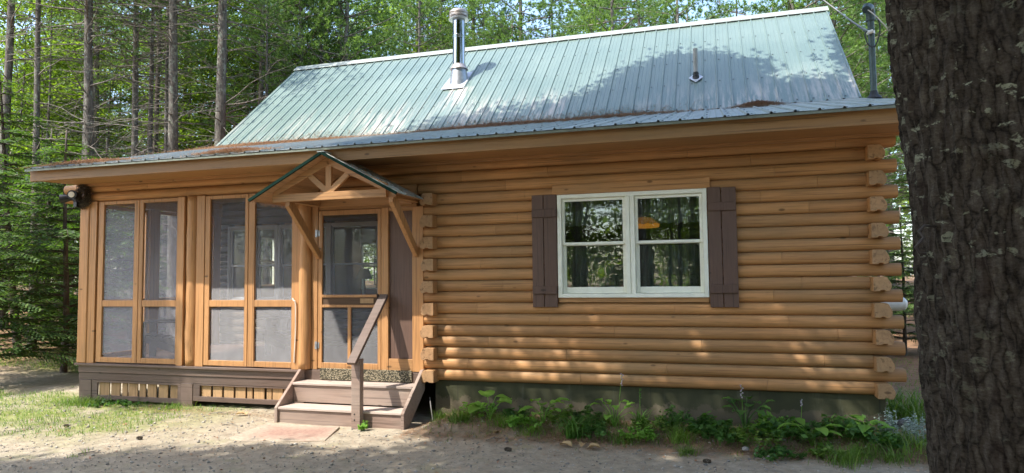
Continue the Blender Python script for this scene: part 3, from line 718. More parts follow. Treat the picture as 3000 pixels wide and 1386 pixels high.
# little gabled canopy over the door
cp = empty('door_canopy', (0, 0, 0), cabin)
AX, AZ, FY = -1.15, 2.875, -.95; LXX, RXX, DZ = -2.175, -.150, 2.335
def canopy_side(xd, sgn):
    # ribs run down the slope (in x); extrude profile in y
    mb = MB(); L = math.hypot(xd-AX, DZ-AZ); ux, uz = (xd-AX)/L, (DZ-AZ)/L; nx, nz = -uz*sgn, ux*sgn
    if nz < 0: nx, nz = -nx, -nz
    prof = []
    y = FY
    while y < -.06:
        for a, h in ((0, 0), (.014, 0), (.024, .017), (.040, .017), (.050, 0), (.106, .004), (.112, 0)):
            if y+a < -.06: prof.append((y+a, h))
        y += .2286 if True else 0
    prof.append((-.055, 0)); m = len(prof)
    for t in (0, .5, 1.02):
        for (yy, h) in prof: mb.v.append((AX+ux*L*t+nx*(h+.012), yy, AZ+uz*L*t+nz*(h+.012)))
    for j in range(2):
        for i in range(m-1): mb.f.append((j*m+i, j*m+i+1, (j+1)*m+i+1, (j+1)*m+i)); mb.m.append(0)
    o = mb.build('canopy_sheet', 'roof_old', cp); s = o.modifiers.new('t', 'SOLIDIFY'); s.thickness = .002; s.offset = -1
    # deck boards under it
    mb = MB(); n = 7
    for i in range(n):
        t0, t1 = i/n+.002, (i+1)/n-.002
        p = [(AX+ux*L*t+nx*o_, AZ+uz*L*t+nz*o_) for t, o_ in ((t0, .008), (t1, .008), (t1, -.012), (t0, -.012))]
        mb.prism(p, 1, FY+.02, -.056)
    mb.build('deck_board', 'plank_soffit', cp)
    # dark green rake trim
    mb = MB(); p = [(AX+ux*L*t+nx*o_, AZ+uz*L*t+nz*o_) for t, o_ in ((-.0, .022), (1.02, .022), (1.02, -.012), (-.0, -.012))]
    mb.prism(p, 1, FY-.012, FY+.018).build('rake_trim', 'dark_green_trim', cp)
canopy_side(LXX, 1); canopy_side(RXX, -1)
MB().bar((AX, FY-.015, AZ+.018), (AX, -.06, AZ+.018), .10, .012).build('ridge_cap', 'roof_old', cp)
ty0, ty1 = -.79, -.745
MB().box((-1.965, ty0, 2.312), (-.345, ty1, 2.412)).build('tie_beam', 'trim_stain_h', cp, bevel=.004)
for sgn, xe in ((-1, -1.93), (1, -.37)):
    mb = MB(); mb.bar((xe+.02*sgn, -.768, 2.43), (AX+.0*sgn, -.768, 2.805), .045, .095, (0, -1, 0) if False else (0, 0, 1)); mb.build('rafter', 'trim_stain_h', cp, bevel=.003)
    mb = MB(); mb.bar((AX+.03*sgn, -.766, 2.425), (AX+.27*sgn, -.766, 2.63), .036, .075); mb.build('web_strut', 'trim_stain_h', cp, bevel=.003)
MB().box((AX-.042, -.785, 2.413), (AX+.042, -.75, 2.76)).build('king_post', 'trim_stain', cp, bevel=.003)
for x in (-1.745, -.285):
    MB().box((x-.045, -.742, 2.312), (x+.045, -.046, 2.40)).build('side_beam', 'trim_stain_h', cp, bevel=.003)
    mb = MB(); mb.prism([(-.77, 2.31), (-.66, 2.31), (-.052, 1.70), (-.052, 1.60), (-.075, 1.60), (-.79, 2.25)], 0, x-.03, x+.03); mb.build('brace', 'trim_stain', cp, bevel=.004)
MB().box((-1.70, -.10, 2.30), (-.33, -.052, 2.40)).build('wall_beam', 'trim_stain_h', cp, bevel=.003)

# chimney
ch = empty('chimney', (0, 0, 0), cabin); CX, CY = -1.435, 4.55
def ring(name, prof, mat, par, cx=CX, cy=CY, n=36):
    mb = MB()
    for (r, z) in prof:
        for k in range(n): t = 2*math.pi*k/n; mb.v.append((cx+r*math.cos(t), cy+r*math.sin(t), z))
    for i in range(len(prof)-1):
        for k in range(n): mb.f.append((i*n+k, i*n+(k+1) % n, (i+1)*n+(k+1) % n, (i+1)*n+k)); mb.m.append(0)
    mb.f.append(tuple(range(n))[::-1]); mb.m.append(0); mb.f.append(tuple(range((len(prof)-1)*n, len(prof)*n))); mb.m.append(0)
    return mb.build(name, mat, par, smooth=True)
ring('pipe', [(.128, 5.3), (.128, 6.21), (.134, 6.215), (.134, 6.235), (.129, 6.24), (.134, 6.245), (.134, 6.265), (.128, 6.27), (.128, 6.63)], 'steel', ch)
ring('storm_collar', [(.135, 5.62), (.145, 5.64), (.13, 5.66), (.135, 5.655), (.175, 5.58), (.185, 5.565), (.185, 5.555), (.13, 5.59)], 'cap_metal', ch)
ring('flashing_cone', [(.215, 5.10), (.205, 5.2), (.155, 5.56)], 'galvanised', ch)
ring('cap', [(.13, 6.60), (.205, 6.59), (.208, 6.60), (.14, 6.63), (.14, 6.66)], 'flash_white', ch)
ring('cap', [(.17, 6.655), (.19, 6.66), (.192, 6.70), (.17, 6.705), (.185, 6.71), (.195, 6.725), (.19, 6.76), (.15, 6.795), (.06, 6.815)], 'cap_metal', ch)
sl_ = (RZ-BZ)/(RY-BY); th = math.atan(sl_)
def roofpt(x, y, h=0): return (x, y-math.sin(th)*h, BZ+sl_*(y-BY)+math.cos(th)*h)
mb = MB(); q = [roofpt(CX-.28, 4.26, .024), roofpt(CX+.21, 4.26, .024), roofpt(CX+.21, 4.82, .024), roofpt(CX-.22, 4.82, .024)]; q += [roofpt(a[0], a[1]+0, .030) for a in [(CX-.28, 4.26), (CX+.21, 4.26), (CX+.21, 4.82), (CX-.22, 4.82)]]
mb.add(q, [(0, 1, 2, 3), (4, 5, 6, 7), (0, 1, 5, 4), (1, 2, 6, 5), (2, 3, 7, 6), (3, 0, 4, 7)]).build('flashing', 'flash_white', ch)
# plumbing vent
vp = empty('vent_pipe', (0, 0, 0), cabin)
ring('pipe', [(.04, 4.72), (.04, 5.27)], 'pvc_grey', vp, 3.235, 3.87, 20)
ring('boot', [(.09, 4.66), (.07, 4.74), (.055, 4.76), (.06, 4.78), (.048, 4.8), (.052, 4.82), (.043, 4.85)], 'black_rubber', vp, 3.235, 3.87, 20)
mb = MB(); q = [roofpt(3.235-.125, 3.87, .022), roofpt(3.235, 3.73, .022), roofpt(3.235+.125, 3.87, .022), roofpt(3.235, 4.0, .022)]; q2 = [roofpt(3.235-.125, 3.87, .028), roofpt(3.235, 3.73, .028), roofpt(3.235+.125, 3.87, .028), roofpt(3.235, 4.0, .028)]
mb.add(q+q2, [(0, 1, 2, 3), (4, 5, 6, 7), (0, 1, 5, 4), (1, 2, 6, 5), (2, 3, 7, 6), (3, 0, 4, 7)]).build('flashing', 'flash_white', vp)

# ------------------------------------------------------------------ steps
st = thing('wooden_steps', 'weathered brown wooden steps with one handrail leading up to the screen door', 'steps', (-1.08, -.35, GZ))
def sb(name, a, b, mat='step_paint', bev=.004):
    o = MB().box(a, b).build(name, mat, st, bevel=bev); o.matrix_parent_inverse = Matrix.Translation((1.08, .35, -GZ)); return o
def inv(o): o.matrix_parent_inverse = Matrix.Translation((1.08, .35, -GZ)); return o
for x0, x1, ya, za in ((-1.95, -.215, -.345, -.045), (-1.95, -.215, -.655, -.31)):
    for q in range(2):
        w_ = .152; sb('tread', (x0, ya+q*(w_+.006), za-.03), (x1, ya+q*(w_+.006)+w_, za), 'tread_paint')
sb('riser', (-1.95, -.325, -.30), (-.215, -.30, -.076)); sb('riser', (-1.95, -.635, -.53), (-.215, -.61, -.341)); sb('riser', (-1.95, -.062, -.046), (-.215, -.04, .09), 'brown_paint_h')
for x in (-1.995, -.214):
    mb = MB(); mb.prism([(-.04, .135), (-.10, .135), (-.665, -.315), (-.665, -.53), (-.55, -.53), (-.04, -.12)], 0, x, x+.043); inv(mb.build('stringer', 'step_paint', st, bevel=.004))
sb('rail_post', (-.835, -.755, -.53), (-.715, -.665, .335)); 
mb = MB(); mb.bar((-.775, -.86, .29), (-.735, -.08, 1.10), .125, .042); inv(mb.build('handrail', 'brown_paint_h', st, bevel=.005))
mb = MB()
for (x, z) in ((-.79, -.33), (-.79, -.40)): mb.tube([(x, -.758, z), (x, -.75, z)], .010, 8)
inv(mb.build('bolt', 'black_rubber', st))
mt = MB().box((-1.70, -.083, -.035), (-.34, -.066, .118)).build('coir_mat', 'coir_weave', bevel=.005); tag(mt, 'woven tan coir mat hanging below the screen door on the top riser', 'mat')
mb = MB(); pts = [(-2.02, -.78), (-1.0, -.74), (-.78, -1.42), (-1.0, -1.50), (-1.66, -1.66), (-1.95, -1.6)]
mb.prism(pts, 2, GZ-.05, GZ+.010); mt = mb.build('red_mat', 'red_mat', bevel=.006); tag(mt, 'faded red mat half covered with sand at the foot of the steps', 'mat')

# ------------------------------------------------------------------ small fixtures
fl = thing('floodlight', 'black twin-head floodlight fixed to the header log at the porch corner', 'light', (-5.98, -.08, 2.66))
def lc(o, p): o.matrix_parent_inverse = Matrix.Translation(-Vector(p.location)); return o
def head(c, d, nm):
    c = Vector(c); d = Vector(d).normalized(); mb = MB(); mb.tube([c-d*.10, c-d*.06, c+d*.02, c+d*.05], [.03, .05, .068, .072], 16); lc(mb.build(nm, 'black_plastic', fl, smooth=True), fl)
head((-6.0, -.17, 2.665), (.35, -1, .0), 'lamp_head'); head((-6.20, -.15, 2.62), (-1, -.5, -.15), 'lamp_head')
mb = MB(); mb.tube([(-5.983, -.222, 2.665), (-5.98, -.228, 2.665)], .045, 16); lc(mb.build('lens', 'lamp_glass', fl), fl)
mb = MB(); mb.tube([(-6.05, -.05, 2.6), (-6.05, -.10, 2.6)], .05, 14).box((-6.03, -.15, 2.48), (-5.96, -.05, 2.56)).tube([(-6.05, -.08, 2.6), (-6.0, -.12, 2.62)], .015, 8).tube([(-6.05, -.08, 2.6), (-6.14, -.12, 2.6)], .015, 8); lc(mb.build('bracket', 'black_plastic', fl, bevel=.004), fl)
rnd = random.Random(11)
mb = MB()
for i in range(520):
    t = rnd.uniform(0, 6.28); r_ = rnd.uniform(.05, .16); c = Vector((-5.90+r_*math.cos(t)*.9, -.09+rnd.uniform(-.03, .03), 2.65+r_*1.25*math.sin(t)))
    d = Vector((-math.sin(t), rnd.uniform(-.5, .5), math.cos(t))).normalized()*rnd.uniform(.03, .09)
    mb.tube([c-d, c+d*.2+Vector((0, rnd.uniform(-.02, .02), 0)), c+d], .0028, 3, False)
tag(mb.build('bird_nest', 'nest_twig'), 'old twiggy bird nest packed around the floodlight', 'nest')

mast = thing('service_mast', 'dark green electric service mast standing on the lower roof beside the big trunk', 'mast', (5.55, 1.665, 3.64))
lc(ring('pipe', [(.040, 3.6), (.040, 4.72)], 'mast_green', mast, 5.555, 1.665, 20), mast)
lc(ring('boot', [(.10, 3.62), (.085, 3.65), (.055, 3.68), (.044, 3.73)], 'black_rubber', mast, 5.555, 1.665, 20), mast)
mb = MB(); mb.tube([(5.555, 1.665, 4.68), (5.555, 1.665, 4.78), (5.53, 1.62, 4.84), (5.50, 1.56, 4.83), (5.485, 1.53, 4.79)], [.055, .06, .065, .062, .055], 16); lc(mb.build('weatherhead', 'mast_green', mast, smooth=True), mast)
mb = MB(); mb.tube([(5.49, 1.60, 4.50), (5.56, 1.60, 4.52)], .026, 12).tube([(5.555, 1.665, 4.50), (5.555, 1.665, 4.54)], .046, 14); lc(mb.build('insulator', 'lamp_glass', mast, smooth=True), mast)
def wire(name, pts, r, mat, label, cat='cable'):
    P = [Vector(p) for p in pts]; out = []
    for i in range(len(P)-1):
        p0 = P[max(i-1, 0)]; p1, p2 = P[i], P[i+1]; p3 = P[min(i+2, len(P)-1)]
        for s in range(8):
            t = s/8; out.append(.5*((2*p1)+(-p0+p2)*t+(2*p0-5*p1+4*p2-p3)*t*t+(-p0+3*p1-3*p2+p3)*t**3))
    out.append(P[-1]); mb = MB(); mb.tube(out, r, 6); return tag(mb.build(name, mat, smooth=True), label, cat)
wire('service_cable', [(5.535, 1.60, 4.505), (5.62, 3.2, 5.22), (5.70, 5.0, 6.08), (5.78, 7.5, 7.32), (6.0, 12.0, 9.6), (6.3, 20, 13.8)], .009, 'cable_grey', 'thick grey twisted service cable running from the mast up into the woods')
wire('service_cable', [(5.54, 1.61, 4.47), (5.655, 3.2, 5.17), (5.74, 5.0, 6.03), (5.81, 7.5, 7.27), (6.03, 12.0, 9.55), (6.33, 20, 13.75)], .007, 'cable_black', 'thinner black cable strung just under the grey service cable')
wire('drip_loop', [(5.50, 1.54, 4.80), (5.60, 1.50, 4.66), (5.63, 1.52, 4.5), (5.57, 1.54, 4.3), (5.49, 1.55, 4.33), (5.46, 1.57, 4.47), (5.49, 1.58, 4.52)], .009, 'cable_black', 'black drip loop of cable hanging from the mast head')
wire('drip_loop', [(5.50, 1.53, 4.79), (5.57, 1.50, 4.70), (5.66, 1.5, 4.58), (5.75, 1.6, 4.50)], .007, 'white_rope', 'white wire looping from the mast head towards the trunk')
wire('rope', [(-2.15, -.06, 1.06), (-2.128, -.07, 1.03), (-2.10, -.065, .98), (-2.10, -.06, .6), (-2.115, -.06, .3), (-2.12, -.055, .18)], .009, 'white_rope', 'pale cord hanging on a hook beside the log post', 'cord')
wire('ground_wire', [(-.10, -.05, -.22), (.0, -.25, -.30), (.10, -.42, -.42), (.16, -.5, -.49)], .006, 'cable_grey', 'stiff grey wire curving from under the steps to the soil', 'wire')
# propane tank end behind the right corner
tk = thing('gas_tank', 'white rounded tank showing behind the right log corner', 'tank', (5.42, .8, .95))
mb = MB(); mb.tube([(5.30, .8, .95), (5.52, .8, .95), (5.60, .8, .95), (5.63, .8, .95)], [.085, .085, .075, .04], 18); lc(mb.build('shell', 'tank_white', tk, smooth=True), tk)
mb = MB(); mb.box((5.29, .72, .78), (5.40, .88, .87)).box((5.285, .76, .80), (5.30, .84, 1.0)); lc(mb.build('bracket', 'galvanised', tk), tk)
# iron hook in the big trunk
# interior lamps
tl = thing('table_lamp', 'linen shaded table lamp seen through the window behind the screen door', 'lamp', (-2.86, 3.55, .86))
lc(ring('lamp_shade', [(.15, 1.32), (.085, 1.52)], 'shade_linen', tl, -2.98, 3.45, 24), tl)
lc(ring('base', [(.07, .86), (.08, .9), (.03, .98), (.045, 1.1), (.02, 1.2), (.012, 1.36)], 'cap_metal', tl, -2.98, 3.45, 16), tl)
tb = thing('side_table', 'dark side table under the lamp inside the cabin', 'table', (-2.98, 3.45, .12))
mb = MB(); mb.box((-3.3, 3.25, .82), (-2.7, 3.65, .86)); lc(mb.build('table_top', 'interior_wood', tb), tb)
for x in (-3.27, -2.76):
    for y in (3.28, 3.59): lc(MB().box((x, y, .12), (x+.04, y+.04, .82)).build('leg', 'interior_wood', tb), tb)
hl = thing('hanging_lamp', 'amber stained glass lamp glowing behind the right half of the white window', 'lamp', (2.62, 1.2, 2.0))
lc(ring('lamp_shade', [(.20, 1.97), (.21, 2.015), (.10, 2.10), (.03, 2.115)], 'stained_glass', hl, 2.56, 1.1, 8), hl)
lc(ring('rod', [(.008, 2.09), (.008, 2.85)], 'iron', hl, 2.56, 1.1, 8), hl)
# porch chairs
def chair(loc, rz, label):
    t = thing('porch_chair', label, 'chair', loc, 'wooden chairs on the porch'); t.rotation_euler = (0, 0, rz)
    mb = MB()
    for i in range(5): mb.box((-.27+i*.11, .22, .36-.0), (-.17+i*.11, .24, 1.0-.04*abs(i-2)))
    for i, v in enumerate(mb.v): mb.v[i] = (v[0], v[1]+(v[2]-.3)*.35, v[2])
    mb.build('backrest', 'chair_brown', t)
    mb = MB()
    for i in range(5): mb.box((-.27, -.30+i*.10, .38-i*.022), (.27, -.21+i*.10, .40-i*.022))
    mb.build('seat', 'chair_brown', t)
    for s in (-1, 1):
        MB().box((s*.33-.06, -.36, .58), (s*.33+.06, .34, .605)).build('armrest', 'chair_brown', t)
        MB().box((s*.30-.02, -.33, 0), (s*.30+.02, -.23, .58)).build('leg', 'chair_brown', t)
        mb = MB(); mb.bar((s*.27, -.30, .36), (s*.27, .45, .03), .03, .1); mb.build('leg', 'chair_brown', t)
chair((-5.05, .75, .082), R(-60), 'brown slatted porch chair behind the second screen from the left')
chair((-3.9, 1.9, .082), R(-20), 'brown slatted chair deeper inside the porch')

# ------------------------------------------------------------------ vegetation builders
def leaves(cent, size, rng, up=.35, asp=.55, droop=None):
    """rhombic leaves at given centres; returns V, F"""
    n = len(cent); cent = np.asarray(cent, float)
    nrm = rng.normal(size=(n, 3)); nrm[:, 2] = np.abs(nrm[:, 2])+up*2; nrm /= np.linalg.norm(nrm, axis=1)[:, None]
    a = rng.normal(size=(n, 3)); a -= nrm*(a*nrm).sum(1)[:, None]; a /= np.linalg.norm(a, axis=1)[:, None]
    b = np.cross(nrm, a); s = (size*rng.uniform(.6, 1.3, n))[:, None]
    V = np.stack([cent-a*s, cent+b*s*asp, cent+a*s, cent-b*s*asp], 1).reshape(-1, 3)
    return V, np.arange(4*n).reshape(n, 4)
def tufts(cent, size, rng, n=14, wid=.012, dirs=None):
    m = len(cent); cent = np.repeat(np.asarray(cent, float), n, 0)
    d = rng.normal(size=(m*n, 3))
    if dirs is not None: d = d*.75+np.repeat(np.asarray(dirs), n, 0)*1.0
    d /= np.linalg.norm(d, axis=1)[:, None]
    s = rng.normal(size=(m*n, 3)); s -= d*(s*d).sum(1)[:, None]; s /= np.linalg.norm(s, axis=1)[:, None]
    L = (size*rng.uniform(.7, 1.2, m*n))[:, None]
    V = np.stack([cent-s*wid, cent+s*wid, cent+d*L], 1).reshape(-1, 3)
    return V, np.arange(3*m*n).reshape(-1, 3)
def limbpath(p, d, L, n=5, droop=.0, wob=.12, rnd=random):
    p = Vector(p); d = Vector(d).normalized(); out = [p.copy()]
    for i in range(n):
        d = (d+Vector((rnd.uniform(-wob, wob), rnd.uniform(-wob, wob), rnd.uniform(-wob, wob)-droop))).normalized(); p = p+d*(L/n); out.append(p.copy())
    return out
def trunk_mb(h, r0, r1, rnd, lean=(0, 0), n=10, wob=.05, z0=-.4):
    mb = MB(); pts = []; m = 16
    for i in range(m+1):
        t = i/m; z = z0+(h-z0)*t
        pts.append((lean[0]*z+wob*math.sin(t*5+rnd.random()*.5), lean[1]*z+wob*math.cos(t*4), z))
    rad = [max(.012, (r0+(r1-r0)*(i/m))*(1.25 if i == 0 else 1)*rnd.uniform(.95, 1.05)) for i in range(m+1)]
    mb.tube(pts, rad, n, jit=.05)
    return mb, pts
def treeparts(root, mb, bark_, V, F, leafmat, trunkmats=None):
    mb.build('trunk', trunkmats or bark_, root, smooth='all')
    if V is not None: npmesh('crown', V, F, leafmat, root)

def make_pine(seed, h=19, r=.17, live=8.0, dead=70, lean=(0, 0), barkm='bark_grey', dens=1.):
    rnd = random.Random(seed); rng = np.random.default_rng(seed); root = empty('pine_tree')
    mb, tp = trunk_mb(h, r, r*.25, rnd, lean)
    mb.cur = 1
    def at(z): return Vector((lean[0]*z, lean[1]*z, z))
    for i in range(dead):
        z = rnd.uniform(1.2, live+2.5); a = rnd.uniform(0, 6.283); L = rnd.uniform(.6, 2.8)*(1 if z > 3 else .6)
        P = limbpath(at(z), (math.cos(a), math.sin(a), rnd.uniform(-.15, .4)), L, 5, .03, .16, rnd)
        r0 = rnd.uniform(.010, .026); mb.tube(P, [r0*(1-.8*k/5) for k in range(6)], 4, False)
        for q in range(rnd.randint(1, 4)):
            j = rnd.randint(1, 4); dd = (P[j+1]-P[j]).normalized(); s = dd.cross(Vector((0, 0, 1)))*rnd.choice((-1, 1))
            Q = limbpath(P[j], dd*.7+s*.7+Vector((0, 0, rnd.uniform(-.2, .2))), L*rnd.uniform(.2, .5), 3, .03, .2, rnd); mb.tube(Q, [r0*.5, r0*.4, r0*.25, r0*.12], 3, False)
    ct = []; dr = []
    z = live
    while z < h-.3:
        t = (z-live)/(h-live); nb = rnd.randint(3, 5); a0 = rnd.uniform(0, 6.28)
        for q in range(nb):
            if rnd.random() > dens: continue
            a = a0+q*6.283/nb+rnd.uniform(-.3, .3); L = (2.9*(1-t)**.7+.5)*rnd.uniform(.7, 1.1)
            P = limbpath(at(z), (math.cos(a), math.sin(a), rnd.uniform(.0, .35)), L, 6, -.02, .12, rnd)
            mb.tube(P, [.03*(1-.85*k/6) for k in range(7)], 4, False)
            for k in range(3, 7):
                for s_ in range(7):
                    c = P[k]+Vector((rnd.gauss(0, .26), rnd.gauss(0, .26), rnd.gauss(.05, .10))); ct.append(c); d = Vector((math.cos(a), math.sin(a), .55)); dr.append(d)
        z += rnd.uniform(.42, .62)
    V, F = tufts(ct, .16, rng, 17, .013, dr)
    treeparts(root, mb, None, V, F, 'pine_needle', [barkm, 'dead_limb'])
    return root
def make_maple(seed, h=11, r=.07, low=1.5, spread=2.2, ncl=150, nl=95, ls=.062, lean=(0, 0), mat='maple_leaf', disc=.55):
    rnd = random.Random(seed); rng = np.random.default_rng(seed); root = empty('maple_tree')
    mb, tp = trunk_mb(h*.93, r, r*.2, rnd, lean, 8, .12); mb.cur = 0
    C_ = []
    for i in range(ncl):
        z = low+(h-low)*rnd.random()**.85; t = (z-low)/(h-low); a = rnd.uniform(0, 6.283)
        rr_ = spread*(.35+.65*math.sin(math.pi*min(1, .15+.85*t))**.7)*rnd.uniform(.35, 1.0)
        c = Vector((lean[0]*z+rr_*math.cos(a), lean[1]*z+rr_*math.sin(a), z)); C_.append(c)
        if i % 2 == 0:
            b0 = Vector((lean[0]*z, lean[1]*z, max(.8, z-rr_*.6))); P = [b0, b0.lerp(c, .35)+Vector((0, 0, .12)), b0.lerp(c, .7)+Vector((0, 0, .08)), c]
            mb.tube(P, [.018, .013, .009, .004], 4, False)
    P = []
    for c in C_:
        n = int(nl*rnd.uniform(.4, 1.4)); dsc = disc*rnd.uniform(.6, 1.3)
        q = rng.normal(size=(n, 3))*np.array([dsc*.55, dsc*.55, dsc*.16]); q[:, 2] -= .25*(q[:, 0]**2+q[:, 1]**2)
        P.append(q+np.array(c))
    V, F = leaves(np.concatenate(P), ls, rng, .5, .6)
    treeparts(root, mb, None, V, F, mat, ['bark_grey'])
    return root
def make_hemlock(seed, h=9, r=.10, low=.9, spread=2.7, lean=(0, 0), dens=1.):
    rnd = random.Random(seed); rng = np.random.default_rng(seed); root = empty('hemlock_tree')
    mb, tp = trunk_mb(h, r, .015, rnd, lean, 9, .04)
    V = []; z = low
    Cc, A, B, S = [], [], [], []
    while z < h-.15:
        t = (z-low)/(h-low); nb = rnd.randint(4, 6)
        for q in range(nb):
            if rnd.random() > dens: continue
            a = rnd.uniform(0, 6.283); L = spread*(1-t)**.8*rnd.uniform(.65, 1.1)+.2
            P = limbpath(Vector((lean[0]*z, lean[1]*z, z)), (math.cos(a), math.sin(a), rnd.uniform(.05, .3)), L, 6, .075, .06, rnd)
            mb.tube(P, [.018*(1-.85*k/6) for k in range(7)], 3, False)
            nt_ = int(L*12)
            for k in range(nt_):
                s = .12+.88*k/nt_; f = s*6; i = min(5, int(f)); p = P[i].lerp(P[i+1], f-i); d = (P[i+1]-P[i]).normalized()
                side = d.cross(Vector((0, 0, 1))).normalized()
                for sg in (-1, 1):
                    tl_ = (.16+.42*(1-s)*min(1, L/1.5))*rnd.uniform(.6, 1.15); dd = (d*.65+side*sg*.8+Vector((0, 0, rnd.uniform(-.28, -.02)))).normalized()
                    nn = max(2, int(tl_/.075))
                    for j in range(nn):
                        u = (j+.6)/nn; c = p+dd*(tl_*u)+Vector((0, 0, -.12*u*u*tl_)); Cc.append(c); A.append(dd+Vector((rnd.uniform(-.25, .25), rnd.uniform(-.25, .25), rnd.uniform(-.2, .1)))); S.append(.062*(1.15-.5*u))
        z += rnd.uniform(.16, .27)
    c = np.array(Cc); a = np.array(A); a /= np.linalg.norm(a, axis=1)[:, None]; up = np.tile([0, 0, 1.], (len(a), 1))+rng.normal(size=(len(a), 3))*.22
    b = np.cross(a, up); b /= np.linalg.norm(b, axis=1)[:, None]; s = np.array(S)[:, None]
    V = np.stack([c-a*s, c+b*s*.42, c+a*s, c-b*s*.42], 1).reshape(-1, 3); F = np.arange(len(V)).reshape(-1, 4)
    treeparts(root, mb, None, V, F, 'hemlock_needle', ['bark_dark'])
    return root
def put(o, x, y, rz=0, s=1, label=None, cat='tree', group=None, sz=None, dz=0):
    o.location = (x, y, ground_h(x, y)+dz); o.rotation_euler = (0, 0, rz); o.scale = (s, s, sz or s)
    tag(o, label, cat, group); return o
def dup(root):
    c = root.copy(); col.objects.link(c)
    for ch in root.children: d = ch.copy(); d.parent = c; col.objects.link(d)
    return c
class Proto:
    """the first placement uses the tree itself, the next ones are copies"""
    def __init__(s, root): s.root = root; s.used = False
    def get(s):
        if not s.used: s.used = True; return s.root
        return dup(s.root)

pines = [Proto(make_pine(1, 20, .17, 10.0, 130)), Proto(make_pine(2, 18, .17, 9.0, 120)), Proto(make_pine(3, 21, .17, 11, 95, barkm='bark_dark', dens=.8)), Proto(make_pine(4, 17, .17, 6.8, 60)), Proto(make_pine(5, 20, .17, 12.5, 100, dens=.7)), Proto(make_pine(6, 15, .12, 4.6, 40, dens=.85))]
maples = [Proto(make_maple(11, 11, .07, 2.0, 2.3, 120, 90)), Proto(make_maple(12, 9, .06, 1.2, 1.9, 100, 85)), Proto(make_maple(13, 14, .09, 3.0, 2.6, 140, 90))]
hemlocks = [Proto(make_hemlock(21, 5.6, spread=2.6)), Proto(make_hemlock(22, 4.7, .07, .5, 2.2))]

rt = random.Random(5)
# trunks one can tell apart: (pixel column, trunk diameter as seen, pine kind, label)
TR = [
 (96, 17, 4, 'thin grey trunk standing just right of the leaning one at the left edge'),
 (205, 9, 2, 'very thin dark trunk just left of the stout mossy pine'),
 (258, 27, 0, 'stout mossy grey pine trunk above the left end of the porch roof'),
 (350, 8, 2, 'faint thin pine trunk right of the stout mossy pine'),
 (385, 20, 1, 'straight grey pine trunk above the second pair of roof ribs from the left end'),
 (433, 16, 2, 'dark straight pine trunk close behind the grey one over the porch roof'),
 (480, 15, 4, 'dark pine trunk tight against the left side of the lichen-covered pine'),
 (503, 29, 0, 'lichen-covered pine trunk with many dead limbs left of the green roof'),
 (536, 14, 2, 'dark slim pine trunk just right of the lichen-covered pine'),
 (559, 10, 4, 'very slim pine trunk midway between the lichen-covered pine and the stout double one'),
 (601, 13, 1, 'slim pine trunk immediately left of the stout pine beside the green roof'),
 (648, 32, 0, 'stoutest pine trunk left of the green roof, with a bent dead limb'),
 (760, 10, 2, 'slim pine trunk low above the left rake of the green roof'),
 (815, 7, 4, 'thin pine trunk nearest the left end of the roof ridge'),
 (935, 7, 1, 'thin trunk among maple leaves over the left part of the ridge'),
 (1020, 7, 4, 'thin pine trunk over the ridge a good way left of the chimney'),
 (1108, 10, 2, 'slender pine trunk third to the left of the steel chimney cluster'),
 (1155, 8, 4, 'slender pine trunk hugging the left side of a pale thick pine'),
 (1177, 18, 0, 'pale thick pine trunk left of the steel chimney'),
 (1223, 17, 1, 'grey pine trunk with dead limbs between the pale thick one and the chimney'),
 (1260, 8, 2, 'thin dark pine trunk between two grey ones left of the chimney'),
 (1284, 22, 0, 'broad grey pine trunk next to the left side of the chimney'),
 (1320, 8, 4, 'thin pine trunk partly hidden behind the steel chimney pipe'),
 (1367, 8, 1, 'thin pine trunk directly right of the chimney cap'),
 (1394, 18, 2, 'grey-brown pine trunk to the right of the chimney'),
 (1449, 8, 4, 'thin pine trunk two trunks right of the chimney'),
 (1503, 11, 3, 'slim pine trunk left of the broad pine wrapped in pale needles'),
 (1528, 22, 1, 'broad pine trunk half wrapped in pale green needles behind mid ridge'),
 (1683, 10, 3, 'slim pine trunk rising from the middle of the ridge line'),
 (1756, 16, 1, 'brown pine trunk with curved limbs over the middle of the ridge'),
 (1800, 9, 3, 'thin pine trunk right of the brown curved-limbed one'),
 (1868, 17, 0, 'grey pine trunk with a clean stem over the right half of the ridge'),
 (2047, 10, 3, 'slim grey pine trunk among bright needles over the right half of the ridge'),
 (2110, 8, 1, 'first of three close thin trunks above the vent pipe side of the ridge'),
 (2131, 8, 4, 'middle one of three close thin trunks near the right of the ridge'),
 (2168, 13, 2, 'thickest of three close trunks near the right of the ridge'),
 (2242, 9, 3, 'thin trunk behind green boughs near the right end of the ridge'),
 (2473, 10, 3, 'thin trunk seen between the right roof end and the service mast'),
 (2601, 20, 1, 'grey trunk peeping out between the service mast and the big near trunk'),
]
for i, (px, wd_, kd, lab) in enumerate(TR):
    base = {0: .36, 1: .30, 2: .27, 3: .27, 4: .24}[kd]
    if wd_ < 10: base = .22
    d = base*FPX/wd_
    if px < 780: d *= .74
    d = min(max(d, 17.5 if px < 780 else 20.5), 40); dia = wd_*d/FPX
    x, y = at_px(px, d)
    if x > -6.8 and y < 10.5: d *= 1.25; x, y = at_px(px, d); dia *= 1.25
    s = dia/.31 if dia/.31 < 1.25 else 1.25
    s = max(s, .5)
    o = pines[kd].get(); o = put(o, x, y, rt.uniform(0, 6.28), s, lab, 'pine tree', 'pines behind the cabin', sz=max(.85, min(1.1, s))); o.rotation_euler = (rt.gauss(0, .012), rt.gauss(0, .012), rt.uniform(0, 6.28))
# leaning trunk at the left edge
ln = make_pine(31, 16, .15, 10, 60, lean=(.075, -.02), dens=.4); x, y = at_px(8, 23); put(ln, x-.4, y, 0, 1, 'grey pine trunk leaning to the right at the far left edge', 'pine tree')

